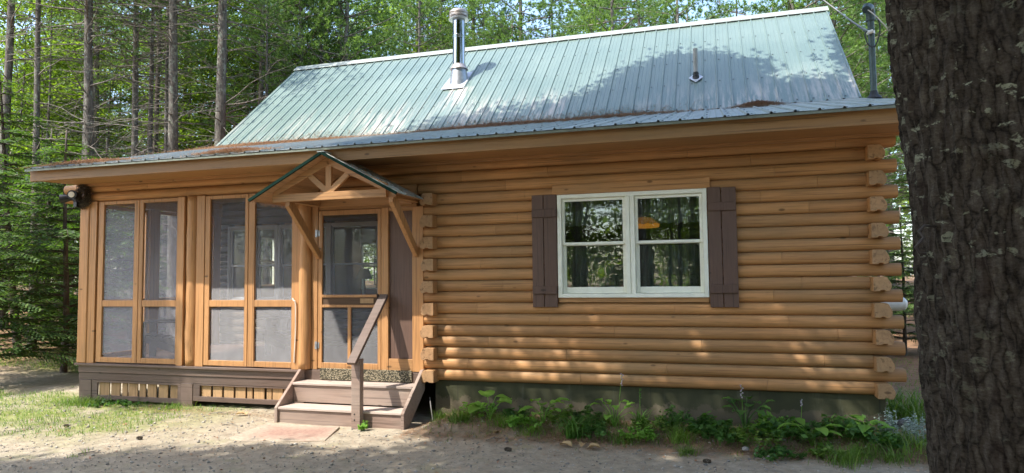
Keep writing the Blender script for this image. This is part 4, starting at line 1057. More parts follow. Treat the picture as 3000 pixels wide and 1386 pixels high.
def ok_spot(x, y, clear=1.6):
    if -7.6 < x < 8.0 and -7 < y < 10.6: return False
    return True
placed = []
def scatter(n, pr, d0, d1, p0, p1, label, cat, group, s0=.8, s1=1.2, mind=1.2):
    c = 0; tries = 0
    while c < n and tries < 4000:
        tries += 1
        px = rt.uniform(p0, p1); d = math.sqrt(rt.uniform(d0*d0, d1*d1)); x, y = at_px(px, d)
        if not ok_spot(x, y) or (y > -12 and y < 3.0 and x < 0 and x > -12): continue
        if any((x-a)**2+(y-b)**2 < mind**2 for a, b in placed): continue
        placed.append((x, y)); c += 1
        put(rt.choice(pr).get(), x, y, rt.uniform(0, 6.28), rt.uniform(s0, s1), label, cat, group)
scatter(40, [pines[2], pines[4], pines[0]], 32, 64, -250, 3000, 'slender background pine, one of many alike in the woods behind the cabin', 'pine tree', 'background pines in the woods', .6, 1.0)
scatter(9, maples, 25, 30, -150, 1000, 'young maple with bright green leaves among the pines left of the roof', 'maple tree', 'leafy maples left of the roof', .8, 1.15)
scatter(34, maples, 28, 58, -200, 1300, 'leafy maple deeper in the woods left of the chimney', 'maple tree', 'deeper maples left of the chimney', .9, 1.4)
scatter(34, maples, 32, 60, 1100, 3050, 'leafy maple in the woods right of the chimney', 'maple tree', 'leafy maples right of the chimney', .8, 1.2)
scatter(22, [pines[5]], 20, 38, 1350, 2750, 'pine with soft pale green boughs behind the right half of the roof', 'pine tree', 'pale boughed pines right of the chimney', .8, 1.05)
scatter(8, [pines[4]], 21, 28, -60, 780, 'slim dark pine trunk in the packed woods above the porch roof', 'pine tree', 'slim pines above the porch roof', .5, .85, .7)
scatter(8, [pines[2], pines[4]], 26, 34, 780, 1900, 'slim pine trunk in the woods behind the roof ridge', 'pine tree', 'slim pines behind the ridge', .6, .9, .7)
scatter(6, [pines[5]], 32, 46, -150, 1350, 'bushy pine with low green boughs filling the woods left of the chimney', 'pine tree', 'bushy pines left of the chimney', .9, 1.3)
for px, d, lab in ((880, 26, 'bushy pine standing over the left part of the roof ridge'), (950, 29, 'bushy pine right of the one over the left part of the ridge'), (1010, 25, 'broad bushy pine midway between the ridge end and the chimney'), (830, 31, 'bushy pine just right of the left end of the ridge')):
    x, y = at_px(px, d); put(pines[5].get(), x, y, rt.uniform(0, 6), 1.15, lab, 'pine tree')
dark_hem = Proto(make_hemlock(23, 6.6, .10, 1.9, 2.5, lean=(.10, 0)))
# hemlocks on the left
HL = [(62, 19.7, 2, 1.0, 'dark hemlock with a bare lower trunk at the far left of the yard'),
      (190, 16.6, 1, 1.05, 'small drooping hemlock close against the left corner of the porch'),
      (-60, 15.5, 1, .95, 'low hemlock at the left border with pale tipped boughs'),
      (300, 21.5, 0, 1.0, 'tall hemlock seen through the leftmost porch screen'),
      (410, 19.8, 1, 1.1, 'bushy hemlock seen through the second porch screen'),
      (140, 24.5, 0, 1.1, 'tall hemlock behind the one with the bare lower trunk'),
      (15, 27, 0, 1.0, 'shaded hemlock farthest back at the left'),
      (2640, 17.5, 1, .7, 'hemlock beyond the right corner beside the big trunk'),
      (2700, 22, 0, .9, 'taller hemlock behind the big near trunk on the right')]
for px, d, kd, s, lab in HL:
    x, y = at_px(px, d); put((hemlocks+[dark_hem])[kd].get(), x, y, rt.uniform(0, 6.28), s, lab, 'hemlock tree')
# woods all around (seen in the windows and from the sides)
def ring_trees(n, pr, r0, r1, a0, a1, label, cat, group):
    for i in range(n):
        a = rt.uniform(a0, a1); r_ = rt.uniform(r0, r1); x, y = 1+r_*math.sin(a), r_*math.cos(a)
        if y > -13 and x < 0 and x > -17: continue
        put(rt.choice(pr).get(), x, y, rt.uniform(0, 6.28), rt.uniform(.85, 1.25), label, cat, group)
ring_trees(44, maples, 20, 40, R(118), R(215), 'leafy maple behind the viewer, mirrored in the white window', 'maple tree', 'maples mirrored in the window')
ring_trees(22, pines, 17, 36, R(118), R(215), 'pine behind the viewer, mirrored in the white window', 'pine tree', 'pines mirrored in the window')
ring_trees(16, pines+maples, 16, 36, R(60), R(115), 'tree in the woods right of the big near trunk', 'tree', 'trees right of the big trunk')

# low hemlocks and brush closing the woods behind the viewer
for i in range(30):
    a = R(rt.uniform(120, 232)); r_ = rt.uniform(17, 30); x, y = 2+r_*math.sin(a), r_*math.cos(a)
    if y > -15: continue
    put(rt.choice(hemlocks).get(), x, y, rt.uniform(0, 6.28), rt.uniform(.8, 1.2), 'low hemlock behind the viewer, part of the dark reflections in the window', 'hemlock tree', 'hemlocks mirrored in the window')

# far woods
rng = np.random.default_rng(77); P = []
for i in range(1150):
    a = rng.uniform(0, 6.283); r_ = rng.uniform(60, 92); zz = rng.uniform(.0, 20)*rng.uniform(.3, 1)
    c = np.array([r_*math.sin(a), r_*math.cos(a), zz]); P.append(rng.normal(size=(70, 3))*np.array([1.8, 1.8, 1.0])+c)
V, F = leaves(np.concatenate(P), .34, rng, .3, .6); V[:, 2] = np.maximum(V[:, 2], -.4)
tag(npmesh('far_woods', V, F, 'maple_leaf'), 'far-off green undergrowth and woods beyond the nearer trunks', kind='stuff')

# ------------------------------------------------------------------ trees beside the viewer whose boughs shade the front
def lin(x, P):
    for (a, b), (c, d) in zip(P, P[1:]):
        if a <= x <= c: return b+(d-b)*(x-a)/(c-a)
    return P[0][1] if x < P[0][0] else P[-1][1]
ROOFSH = [(-1.5, 3.1), (-.99, 3.35), (-.5, 3.5), (0, 3.6), (.4, 3.4), (.9, 3.5), (1.3, 3.6), (1.6, 3.95), (1.8, 4.3), (2.1, 4.5), (2.7, 4.65), (3.24, 4.8), (3.7, 4.5), (4.1, 4.2), (4.05, 3.9), (4.4, 3.55), (5.0, 3.6), (5.6, 3.4), (5.7, 3.3)]
dg = bpy.context.evaluated_depsgraph_get()
cabin_objs = set(o.name for o in cabin.children_recursive)
from mathutils.bvhtree import BVHTree
def first_hit(p):
    """analytic: where the shadow of a point high up falls: lower roof / main roof / wall / ground"""
    S = -SUN
    best = None
    def plane(n, d):
        den = S.dot(n); return None if abs(den) < 1e-6 else (d-p.dot(n))/den
    s1 = (RZ-BZ)/(RY-BY); n1 = Vector((0, -s1, 1)); t = plane(n1, BZ-s1*BY)
    if t and t > 0:
        q = p+S*t
        if BY <= q.y <= RY and XL <= q.x <= XR: return 'roof', q
    s2 = (BZ-EZ)/(BY-EY); n2 = Vector((0, -s2, 1)); t = plane(n2, BZ-s2*BY)
    if t and t > 0:
        q = p+S*t
        if EY <= q.y <= BY and XL <= q.x <= XR: return 'low', q
    t = -p.y/S.y; q = p+S*t
    if t > 0 and GZ < q.z < 2.8 and -5.96 < q.x < 5.3: return 'wall', q
    t = (GZ-p.z)/S.z; q = p+S*t
    return 'ground', q
rs = random.Random(99)
clusters = []
def want(kind, q):
    n = mnoise.noise((q.x*.9, q.y*.9+q.z*.9, 4.2)); n2 = mnoise.noise((q.x*2.3, q.y*2.3+q.z*2.3, 9.1))
    if kind == 'roof': return q.y < lin(q.x, ROOFSH)-.22 and q.x > -1.35
    if kind == 'low': return q.x > -1.4+.6*n2 if q.y > 2.2 else q.x > -1.1-.2*q.y
    if kind == 'wall':
        if q.x > .25: return n2 > (.04 if (q.x < 1.9 or q.x > 3.9) else -.16) and n < .30 or (q.z > 1.15 and n2 > -.4)
        if q.x < -4.35: return True
        return False
    if kind == 'ground':
        if q.y > .2: return q.x > 5
        edge = lin(q.x, [(-3.6, -3.2), (-2.7, -2.7), (-2.3, -1.85), (-1.7, -1.95), (-.4, -1.95), (.1, -1.2), (.6, -.7), (8, 0)])
        if q.x < -6.2: return False
        if q.y < edge: return n2 > (-.02 if q.x < 1.3 and q.y > -2.3 else -.30)
        if q.x > .3: return n2 > (.02 if q.y > -1.1 else -.12) and n < .42
        return False
step = .34
for ix in np.arange(-12.5, 5.0, step):
    for iy in np.arange(-12.5, 2.6, step):
        p = Vector((ix+rs.uniform(-.12, .12), iy+rs.uniform(-.12, .12), 10))
        kind, q = first_hit(p)
        if not want(kind, q): continue
        hh = rs.uniform(8.6, 11.6); p2 = q+SUN*((hh-q.z)/SUN.z)
        clusters.append((p2, kind))
        if kind in ('roof', 'low') and rs.random() < .6: clusters.append((p2+Vector((rs.uniform(-.12, .12), rs.uniform(-.12, .12), .3)), kind))
TRK = [(1.4, -10.9, 'maple'), (-3.3, -8.4, 'maple'), (4.45, -5.35, 'pine'), (-8.6, -9.5, 'maple')]
own = {0: [], 1: [], 2: [], 3: []}
for c, kind in clusters:
    ds = [math.hypot(c.x-t[0], c.y-t[1])*(1.0 if i != 2 else .8) for i, t in enumerate(TRK)]
    own[ds.index(min(ds))].append(c)
def shade_tree(root, base, cl, r, top, barkm, leafmat, seed, trunk=True, size=.07):
    rnd = random.Random(seed); rng = np.random.default_rng(seed); mb = MB()
    bx, by = base
    if trunk:
        pts = [(.12*math.sin(i*.7), .1*math.cos(i*.9)-.1, -.4+(top+.4)*i/14) for i in range(15)]; mb.tube(pts, [r*(1.3 if i == 0 else 1-.7*i/14) for i in range(15)], 14, jit=.05)
    P = []
    for i, c in enumerate(cl):
        c = Vector((c.x-bx, c.y-by, c.z+.5-.5)); dist = math.hypot(c.x, c.y)
        if i % 4 == 0:
            b0 = Vector((0, 0, max(4.5, c.z-.45*dist-.5))); mb.tube([b0, b0.lerp(c, .3)+Vector((0, 0, .1*dist)), b0.lerp(c, .65)+Vector((0, 0, .1*dist)), c], [.035, .022, .013, .004], 5, False)
        n = int(185*rnd.uniform(.7, 1.3)); sc_ = rnd.uniform(.17, .30)
        P.append(rng.normal(size=(n, 3))*np.array([sc_, sc_, .13])+np.array(c))
    # more boughs above
    for i in range(40):
        a = rnd.uniform(0, 6.28)
    mb.build('trunk', [barkm], root, smooth='all') if mb.v else None
    if P:
        V, F = leaves(np.concatenate(P), size, rng, .6, .62); npmesh('crown', V, F, leafmat, root)
labs = ['tall maple behind the viewer whose boughs dapple the driveway', 'spreading maple left of the viewer shading the middle of the yard', None, 'maple at the left of the yard shading the porch corner']
for i in (0, 1, 3):
    t = TRK[i]; root = thing('shade_maple', labs[i], 'maple tree', (t[0], t[1], GZ)); cl = [Vector((c.x, c.y, c.z-GZ)) for c in own[i]]
    shade_tree(root, (t[0], t[1]), cl, .17, 13, 'bark_grey', 'maple_leaf', 200+i)

# ------------------------------------------------------------------ the big near trunk
bp_ = thing('old_pine', 'massive dark furrowed pine trunk with pale lichen spots filling the right edge', 'pine tree', (4.50, -5.40, GZ))
def big_trunk():
    n, m = 300, 560; ang = np.linspace(0, 2*np.pi, n, endpoint=False); V = np.zeros((m+1, n, 3)); UV = np.zeros((m+1, n, 3))
    zmax = 7.5
    for i in range(m+1):
        if i <= 500: z = -.3+4.3*i/500
        else: z = 4.0+(zmax-4)*(i-500)/60
        r0 = .345-.012*z+.05*math.exp(-max(0, z)*2.2); lean = .150-.0595*z
        for k in range(n):
            a = ang[k]; ca, sa = math.cos(a), math.sin(a)
            u = (ca*.35, sa*.35)
            h = .026*mnoise.noise((u[0]*7, u[1]*7, z*1.6))+.010*mnoise.noise((u[0]*14, u[1]*14, z*5)) 
            rg = abs(mnoise.noise((u[0]*34, u[1]*34, z*4.6))); rg2 = abs(mnoise.noise((u[0]*70+3, u[1]*70, z*17)))
            h += .013*min(1, rg*3)+.009*min(1, rg2*2)
            r_ = r0+h-.012
            V[i, k] = (lean+r_*ca, r_*sa, z); UV[i, k] = (a*.345, z, 0)
    idx = np.arange(m)[:, None]*n+np.arange(n)[None, :]; nx = np.arange(m)[:, None]*n+(np.arange(n)[None, :]+1) % n
    F = np.stack([idx, nx, nx+n, idx+n], 2).reshape(-1, 4)
    o = npmesh('trunk', V.reshape(-1, 3), F, 'bark_old_pine', bp_)
    at = o.data.attributes.new('barkuv', 'FLOAT_VECTOR', 'POINT')
    # wrap without a seam in view: store the 3-D cylinder scaled so that the pattern is even
    uvv = np.stack([np.tile(ang*.345, m+1), np.repeat(V[:, 0, 2], n), np.zeros((m+1)*n)], 1)
    # seam faces away from the viewer
    a_cam = math.atan2(CAM.y+5.4, CAM.x-4.5); sh = (np.tile(ang, m+1)-a_cam+np.pi) % (2*np.pi)
    uvv[:, 0] = sh*.345
    at.data.foreach_set('vector', uvv.astype(np.float32).ravel()); o.data.shade_smooth()
big_trunk()
mb = MB(); mb.tube([(-.32, 0, 7.4), (-.5, .1, 12), (-.6, .15, 17)], [.26, .19, .06], 14); mb.build('upper_trunk', 'bark_grey', bp_, smooth='all')
shade_tree(bp_, (4.50, -5.40), [Vector((c.x, c.y, c.z-GZ)) for c in own[2]], .2, 13, 'dead_limb', 'pine_needle', 203, trunk=False)
hk = MB(); hk.tube([(4.245, -5.56, 1.47), (4.205, -5.575, 1.475), (4.185, -5.58, 1.455), (4.20, -5.58, 1.435), (4.19, -5.58, 1.42), (4.172, -5.585, 1.40), (4.185, -5.58, 1.378), (4.205, -5.58, 1.375)], .005, 8)
tag(hk.build('iron_hook', 'iron', smooth='all'), 'rusty iron hook screwed into the left side of the big trunk', 'hook')

# ------------------------------------------------------------------ plants, grass and litter
R5 = random.Random(55)
def blades(n, spread, L, wid, rng, arch=.6, elev=(50, 85), seg=4, sq=(1, 1)):
    a = rng.uniform(0, 2*np.pi, n); el = np.radians(rng.uniform(elev[0], elev[1], n)); ln_ = L*rng.uniform(.55, 1.1, n)
    b = rng.normal(size=(n, 2))*spread*np.array(sq); V = np.zeros((n, (seg+1)*2, 3)); p = np.stack([b[:, 0], b[:, 1], np.zeros(n)], 1)
    side = np.stack([-np.sin(a), np.cos(a), np.zeros(n)], 1)
    for i in range(seg+1):
        w_ = wid*(1-(i/seg)**1.6)*.5+.0004
        V[:, 2*i] = p-side*w_; V[:, 2*i+1] = p+side*w_
        e = el-arch*np.radians(150)*(i/seg)**1.3
        p = p+np.stack([np.cos(e)*np.cos(a), np.cos(e)*np.sin(a), np.sin(e)], 1)*(ln_/seg)[:, None]
    base = (np.arange(n)*(seg+1)*2)[:, None]
    F = np.concatenate([base+np.array([2*i, 2*i+1, 2*i+3, 2*i+2]) for i in range(seg)], 0)
    return V.reshape(-1, 3), F
def cat(parts):
    Vs, Fs, o = [], [], 0
    for V, F in parts: Vs.append(V); Fs.append(np.asarray(F)+o); o += len(V)
    return np.concatenate(Vs), np.concatenate(Fs)
def broadleaf(base, tip_dir, L, W, fold=.25, droop=.5, heart=True, n=8, m=6):
    """grid leaf starting at base, along tip_dir (horizontal-ish)"""
    d = Vector(tip_dir).normalized(); s = d.cross(Vector((0, 0, 1))).normalized(); V = []; F = []
    p = Vector(base); e = math.asin(max(-1, min(1, d.z))); h = Vector((d.x, d.y, 0)).normalized()
    for i in range(n+1):
        t = i/n; w_ = W*.5*(math.sin(math.pi*min(1, t**.72*.97+.03)))**.8 if heart else W*.5*math.sin(math.pi*(t*.96+.02))
        ee = e-droop*1.4*t**1.5; dd = h*math.cos(ee)+Vector((0, 0, math.sin(ee))); up = s.cross(dd)
        for j in range(m+1):
            u = (j/m-.5)*2; V.append(p+s*(w_*u)+up*(fold*w_*abs(u)**1.3+.004*math.sin(t*14+u*3)))
        p = p+dd*(L/n)
    for i in range(n):
        for j in range(m): a = i*(m+1)+j; F.append((a, a+1, a+m+2, a+m+1))
    return np.array([tuple(v) for v in V]), np.array(F)
def hosta(name, x, y, n, L, W, H, label, mat='hosta_leaf', catg='hosta', group=None, seed=0, heart=True, stems=True, droop=.5, z=None):
    L *= 1.25; W *= 1.3; H *= 1.45
    rnd = random.Random(seed+int(x*100)); z = ground_h(x, y) if z is None else z; t = thing(name, label, catg, (x, y, z), group)
    mb = MB()
    for i in range(n):
        a = i*2.4+rnd.uniform(-.4, .4); r_ = H*rnd.uniform(.25, .7); h = H*rnd.uniform(.55, 1.05)
        b = Vector((r_*math.cos(a), r_*math.sin(a), h)); mb.tube([(0, 0, -.02), (b.x*.35, b.y*.35, h*.6), tuple(b)], [.005, .004, .003], 5, False)
        k = rnd.uniform(.7, 1.1); V, F = broadleaf(b, (math.cos(a), math.sin(a), rnd.uniform(-.1, .45)), L*k, W*k, droop=droop, heart=heart)
        npmesh('leaf', V, F, mat, t).data.shade_smooth()
    mb.build('stem', mat, t, smooth='all'); return t
def clump(name, x, y, n, spread, L, wid, label, mat='grass_blade', catg='grass tuft', group=None, arch=.6, elev=(50, 85), seed=1, sq=(1, 1), seg=4):
    L *= 1.1; n = int(n*1.4)
    rng = np.random.default_rng(seed+int(abs(x)*1000)); V, F = blades(n, spread, L, wid, rng, arch, elev, seg, sq)
    o = npmesh(name, V, F, mat); o.location = (x, y, ground_h(x, y)-.01); o.data.shade_smooth(); return tag(o, label, catg, group)
def weed(name, x, y, r_, h, n, ls, label, mat='shrub_leaf', catg='weed', group=None, seed=1, pale=None, low=.0):
    h *= 1.02; r_ *= 1.15; n = int(n*1.4); ls *= 1.05
    rng = np.random.default_rng(seed+int(abs(x)*1000)); rnd = random.Random(seed); t = thing(name, label, catg, (x, y, ground_h(x, y)), group); mb = MB(); P = []
    ns = max(4, n//14)
    for i in range(ns):
        a = rnd.uniform(0, 6.28); rr_ = r_*math.sqrt(rnd.random()); hh = h*rnd.uniform(.5, 1.05)*(1-.45*rr_/r_); c = Vector((rr_*math.cos(a), rr_*math.sin(a), hh))
        mb.tube([(c.x*.6, c.y*.6, -.01), (c.x*.85, c.y*.85, hh*.5), tuple(c)], [.003, .0025, .0015], 4, False)
        for k in range(14):
            t_ = rnd.uniform(.35 if not low else low, 1); q = Vector((c.x*(.6+.4*t_), c.y*(.6+.4*t_), hh*t_)); b = rnd.uniform(0, 6.28); P.append((q.x+ls*.9*math.cos(b), q.y+ls*.9*math.sin(b), q.z+rnd.uniform(0, ls*.4)))
    V, F = leaves(P, ls, rng, .8, .62); npmesh('leaves', V, F, mat, t); mb.build('stem', 'daylily_leaf' if not pale else pale, t, smooth='all'); return t
def flower_stalk(name, x, y, h, label, mat='petal_pale', lean=(.05, 0), nf=9, catg='flower', fl_=.02):
    z = ground_h(x, y); t = thing(name, label, catg, (x, y, z)); mb = MB(); top = Vector((lean[0], lean[1], h)); mb.tube([(0, 0, -.02), (lean[0]*.3, lean[1]*.3, h*.5), tuple(top)], [.0035, .003, .002], 5, False); mb.build('stem', 'hosta_leaf', t)
    P = MB(); rnd = random.Random(int(x*77))
    for i in range(nf):
        c = top+Vector((0, 0, -i*.016)); a = rnd.uniform(0, 6.28); d = Vector((math.cos(a), math.sin(a), -.6)).normalized(); P.tube([c, c+d*fl_*.6, c+d*fl_], [.002, .006, .009], 6)
    P.build('petals', mat, t); return t

hosta('hosta', .83, -.40, 6, .20, .155, .20, 'lime green hosta with a few big heart leaves, nearest the steps', seed=3)
clump('grass_tuft', .48, -.50, 90, .06, .26, .007, 'loose grass tuft between the steps and the lime green hosta', seed=2)
clump('grass_tuft', .18, -.38, 50, .04, .20, .006, 'small pale grass tuft at the foot of the stair stringer', arch=.7)
hosta('hosta', 1.50, -.42, 8, .15, .11, .17, 'smaller lime hosta just left of the arching daylily', seed=5)
clump('daylily', 1.90, -.62, 75, .045, .44, .019, 'large daylily with long dark arching leaves below the white window', 'daylily_leaf', 'daylily', arch=.95, elev=(55, 88), seed=4, seg=7)
hosta('hosta', 2.32, -.38, 11, .095, .07, .20, 'pale edged small leaved hosta right of the daylily', seed=8)
flower_stalk('flower_stalk', 2.36, -.30, .60, 'lone lilac hosta flower spike rising in front of the bottom log')
flower_stalk('bud_stalk', 2.60, -.22, .42, 'green bud stalk right of the lilac flower spike', 'daylily_leaf', (.0, 0), 7, 'plant', .02)
clump('bud_stalk_leaves', 2.60, -.30, 30, .03, .30, .014, 'upright daylily fan under the green bud stalk', 'daylily_leaf', 'daylily', arch=.45, seed=9)
weed('leafy_weed', 2.15, -.62, .22, .20, 300, .022, 'low light green weed filling the gap right of the daylily', seed=3)
weed('leafy_weed', 2.93, -.32, .20, .34, 260, .022, 'taller thin weed left of the sunlit grass tuft', seed=4)
clump('grass_tuft', 3.06, -.62, 110, .06, .24, .009, 'bright sunlit grass tuft in the middle of the bed', seed=6)
weed('leafy_weed', 3.36, -.38, .28, .26, 420, .030, 'dark bushy weed right of the sunlit grass tuft', seed=7)
hosta('hosta', 3.74, -.30, 14, .10, .075, .27, 'tall hosta with pale leaf edges below the right shutter', 'shrub_leaf', seed=12)
flower_stalk('flower_stalk', 3.72, -.24, .50, 'short faded flower spike above the tall hosta', lean=(.0, 0))
flower_stalk('flower_stalk', 4.32, -.20, .36, 'small pale flower spike near the middle of the right bed', lean=(.02, 0), nf=5)
hosta('broadleaf_plant', 4.38, -.55, 7, .19, .085, .16, 'broad pointed leaf plant catching sun in front of the right bed', 'hosta_leaf', 'plant', seed=15, heart=False)
weed('leafy_weed', 4.10, -.45, .33, .24, 420, .032, 'spreading green weed left of the broad pointed plant', seed=9)
weed('leafy_weed', 4.72, -.30, .34, .26, 520, .032, 'dense mint-like weed under the right end of the wall', seed=10)
hosta('hosta', 4.95, -.38, 9, .15, .09, .13, 'sunlit hosta at the right end of the bed', seed=19)
weed('silver_plant', 5.20, -.22, .14, .36, 260, .016, 'silvery plant leaning against the foundation corner', 'silver_leaf', 'plant', seed=11, pale='silver_leaf')
weed('silver_plant', 5.42, -.42, .15, .38, 320, .016, 'tallest silvery plant beside the big near trunk', 'silver_leaf', 'plant', seed=12, pale='silver_leaf')
weed('silver_plant', 5.62, -.70, .20, .24, 380, .016, 'low silvery ground plant at the foot of the big near trunk', 'silver_leaf', 'plant', seed=13, pale='silver_leaf')
clump('grass_tuft', 5.55, .9, 240, .22, .55, .013, 'tall grass behind the right corner of the cabin', arch=.8, seed=14)
clump('grass_tuft', 5.25, -.55, 220, .20, .22, .008, 'bright grass around the silvery plants', seed=15)
weed('leafy_weed', 4.05, -.98, .22, .12, 260, .024, 'flat weed spilling from the bed onto the driveway', seed=16)
clump('grass_tuft', 3.15, -.98, 80, .05, .15, .006, 'grass tuft alone at the driveway edge', seed=17)
clump('grass_tuft', 4.62, -1.02, 130, .10, .30, .006, 'wispy grass tuft at the driveway edge near the big trunk', seed=18)
weed('leafy_weed', -.63, -.80, .05, .13, 70, .026, 'little green seedling at the foot of the handrail post', 'hosta_leaf', seed=19)
weed('leafy_weed', -5.30, -.16, .28, .11, 260, .022, 'low weeds against the left skirt panel', seed=20)
weed('leafy_weed', -4.80, -.14, .20, .10, 160, .022, 'small weeds right of the first ones by the skirt', seed=21)
clump('grass_tuft', -5.62, -.26, 260, .16, .20, .006, 'thick grass tuft at the left porch pier', seed=22, sq=(1.3, .6))
clump('grass_tuft', -4.0, -.18, 90, .10, .14, .005, 'thin grass at the middle porch pier', seed=23)
for i, (x, y) in enumerate([(1.15, -.30), (1.30, -.62), (1.72, -.25), (2.02, -.30), (2.62, -.60), (2.78, -.35), (3.45, -.66), (4.0, -.25), (4.55, -.72), (5.05, -.62), (.62, -.22), (3.9, -.62)]):
    weed('leafy_weed', x, y, .17+.05*(i % 3), .16+.03*(i % 4), 240, .026, 'low leafy weed filling the bed along the foundation', ['shrub_leaf', 'hosta_leaf', 'grass_blade'][i % 3], group='low weeds along the foundation', seed=50+i)
for i, (x, y) in enumerate([(1.05, -.55), (1.42, -.68), (2.45, -.70), (3.6, -.52), (4.85, -.78), (2.2, -.18), (5.1, -.85)]):
    clump('grass_tuft', x, y, 90, .08, .19, .006, 'small grass tuft mixed with the weeds of the bed', group='small grass tufts in the bed', seed=70+i)
# young maple bough near the left corner
mp = make_maple(41, 3.4, .03, 1.6, 1.3, 16, 70, .06, disc=.5); put(mp, -11.4, 1.2, 0, 1, 'young maple with yellow green leaves in front of the hemlocks', 'maple tree')

# stones, board, fallen leaves
mb = MB(); rg = random.Random(2)
def rock(name, x, y, z, r_, sc_, label, mat='pebble', catg='stone', group=None, seed=0):
    import bmesh
    bm = bmesh.new(); bmesh.ops.create_icosphere(bm, subdivisions=3, radius=r_)
    for v in bm.verts:
        n_ = mnoise.noise(v.co*(1.6/r_)+Vector((seed, 0, 0))); v.co *= 1+.28*n_; v.co.x *= sc_[0]; v.co.y *= sc_[1]; v.co.z *= sc_[2]
    me = bpy.data.meshes.new(name); bm.to_mesh(me); bm.free(); me.materials.append(MATS[mat]); o = bpy.data.objects.new(name, me); col.objects.link(o); o.location = (x, y, z); return tag(o, label, catg, group)
rock('stone', 5.42, .30, -.38, .12, (1, .8, .7), 'grey stone lying at the right foundation corner', 'grey_stone', seed=3)
rock('stone', 3.95, -1.0, -.485, .03, (1.2, 1, .6), 'small pale stone at the driveway edge below the right shutter', seed=5)
rock('stone', 3.72, -.86, -.45, .03, (1.2, 1, .7), 'small white stone on the bed edge', seed=6)
def fallen(x, y, L, label, group='fallen leaves on the driveway', mat='dead_leaf', rz=0):
    V, F = broadleaf((0, 0, .012), (math.cos(rz), math.sin(rz), .35), L, L*.75, fold=.5, droop=.7, heart=False)
    # lobes
    for i in range(len(V)):
        pass
    o = npmesh('fallen_leaf', V, F, mat); o.location = (x, y, ground_h(x, y)+.004); o.data.shade_smooth(); return tag(o, label, 'leaf', group)
fallen(1.97, -1.05, .15, 'left one of the three big yellow leaves in front of the daylily', rz=2.9)
fallen(2.06, -1.02, .12, 'middle one of the three big yellow leaves in front of the daylily', rz=1.4)
fallen(2.13, -1.06, .15, 'right one of the three big yellow leaves in front of the daylily', rz=.1)
fallen(-2.72, -.50, .13, 'tan fallen leaf left of the steps', rz=.5); fallen(-2.58, -.46, .11, 'second tan fallen leaf closer to the steps', rz=2.5)
fallen(.98, -.72, .09, 'curled brown leaf under the lime green hosta', rz=1.)

def near_mask(x, y):
    """True where the bare yard is open (not under the cabin or steps)"""
    return not ((-6.0 < x < 5.2 and y > -.03) or (-2.03 < x < -.15 and y > -.72))
def visible_xy(rng, n, ymin, ymax, xmin, xmax):
    out = []
    while len(out) < n:
        x = rng.uniform(xmin, xmax); y = rng.uniform(ymin, ymax)
        if near_mask(x, y): out.append((x, y))
    return out
rng = np.random.default_rng(8)
# gravel
oct_ = np.array([(1, 0, 0), (0, 1, 0), (-1, 0, 0), (0, -1, 0), (0, 0, 1), (0, 0, -1)], float); of = np.array([(0, 1, 4), (1, 2, 4), (2, 3, 4), (3, 0, 4), (1, 0, 5), (2, 1, 5), (3, 2, 5), (0, 3, 5)])
Vs = []; Fs = []; k = 0
for (x, y) in visible_xy(rng, 15000, -3.6, .1, -7.5, 6):
    s_ = .006*math.exp(rng.normal()*.55)
    if s_ > .026: s_ = .026
    a = rng.uniform(0, 3.14); ca, sa = math.cos(a), math.sin(a); q = oct_*np.array([s_, s_*rng.uniform(.6, 1), s_*.65])*rng.uniform(.8, 1.2, (6, 1)); q = np.stack([q[:, 0]*ca-q[:, 1]*sa, q[:, 0]*sa+q[:, 1]*ca, q[:, 2]], 1)+np.array([x, y, ground_h(x, y)+s_*.25])
    Vs.append(q); Fs.append(of+k); k += 6
tag(npmesh('gravel', np.concatenate(Vs), np.concatenate(Fs), 'pebble'), 'loose small gravel over the sandy driveway', kind='stuff')
# pine needles on the ground, thick along the bed
def needles(pts, L, wid, rng, flat=.25):
    n = len(pts); P = np.asarray(pts, float); a = rng.uniform(0, 6.283, n); d = np.stack([np.cos(a), np.sin(a), rng.normal(size=n)*flat], 1); l_ = (L*rng.uniform(.5, 1.1, n))[:, None]
    s_ = np.stack([-np.sin(a), np.cos(a), np.zeros(n)], 1)*wid; up = np.array([0, 0, wid*.6])
    V = np.stack([P-d*l_*.5-s_, P-d*l_*.5+s_, P+d*l_*.5+s_*.6+up, P+d*l_*.5-s_*.6+up], 1).reshape(-1, 3); return V, np.arange(4*n).reshape(n, 4)
P = []
while len(P) < 11000:
    x = rng.uniform(-.1, 6); y = -.80+rng.normal()*.16 if rng.random() < .7 else rng.uniform(-.9, -.05)
    if near_mask(x, y): P.append((x, y, ground_h(x, y)+.006+abs(rng.normal())*.006))
for i in range(3500):
    x = rng.uniform(-4.5, 6); y = rng.uniform(-2.6, 0)
    if near_mask(x, y): P.append((x, y, ground_h(x, y)+.005))
for i in range(900):
    x = rng.uniform(-4.6, -2.1); y = rng.normal()*.10-.32
    P.append((x, y, ground_h(x, y)+.006))
V, F = needles(P, .075, .0016, rng, .12); tag(npmesh('needle_litter', V, F, 'needle_litter'), 'brown pine needles strewn along the bed edge', kind='stuff')
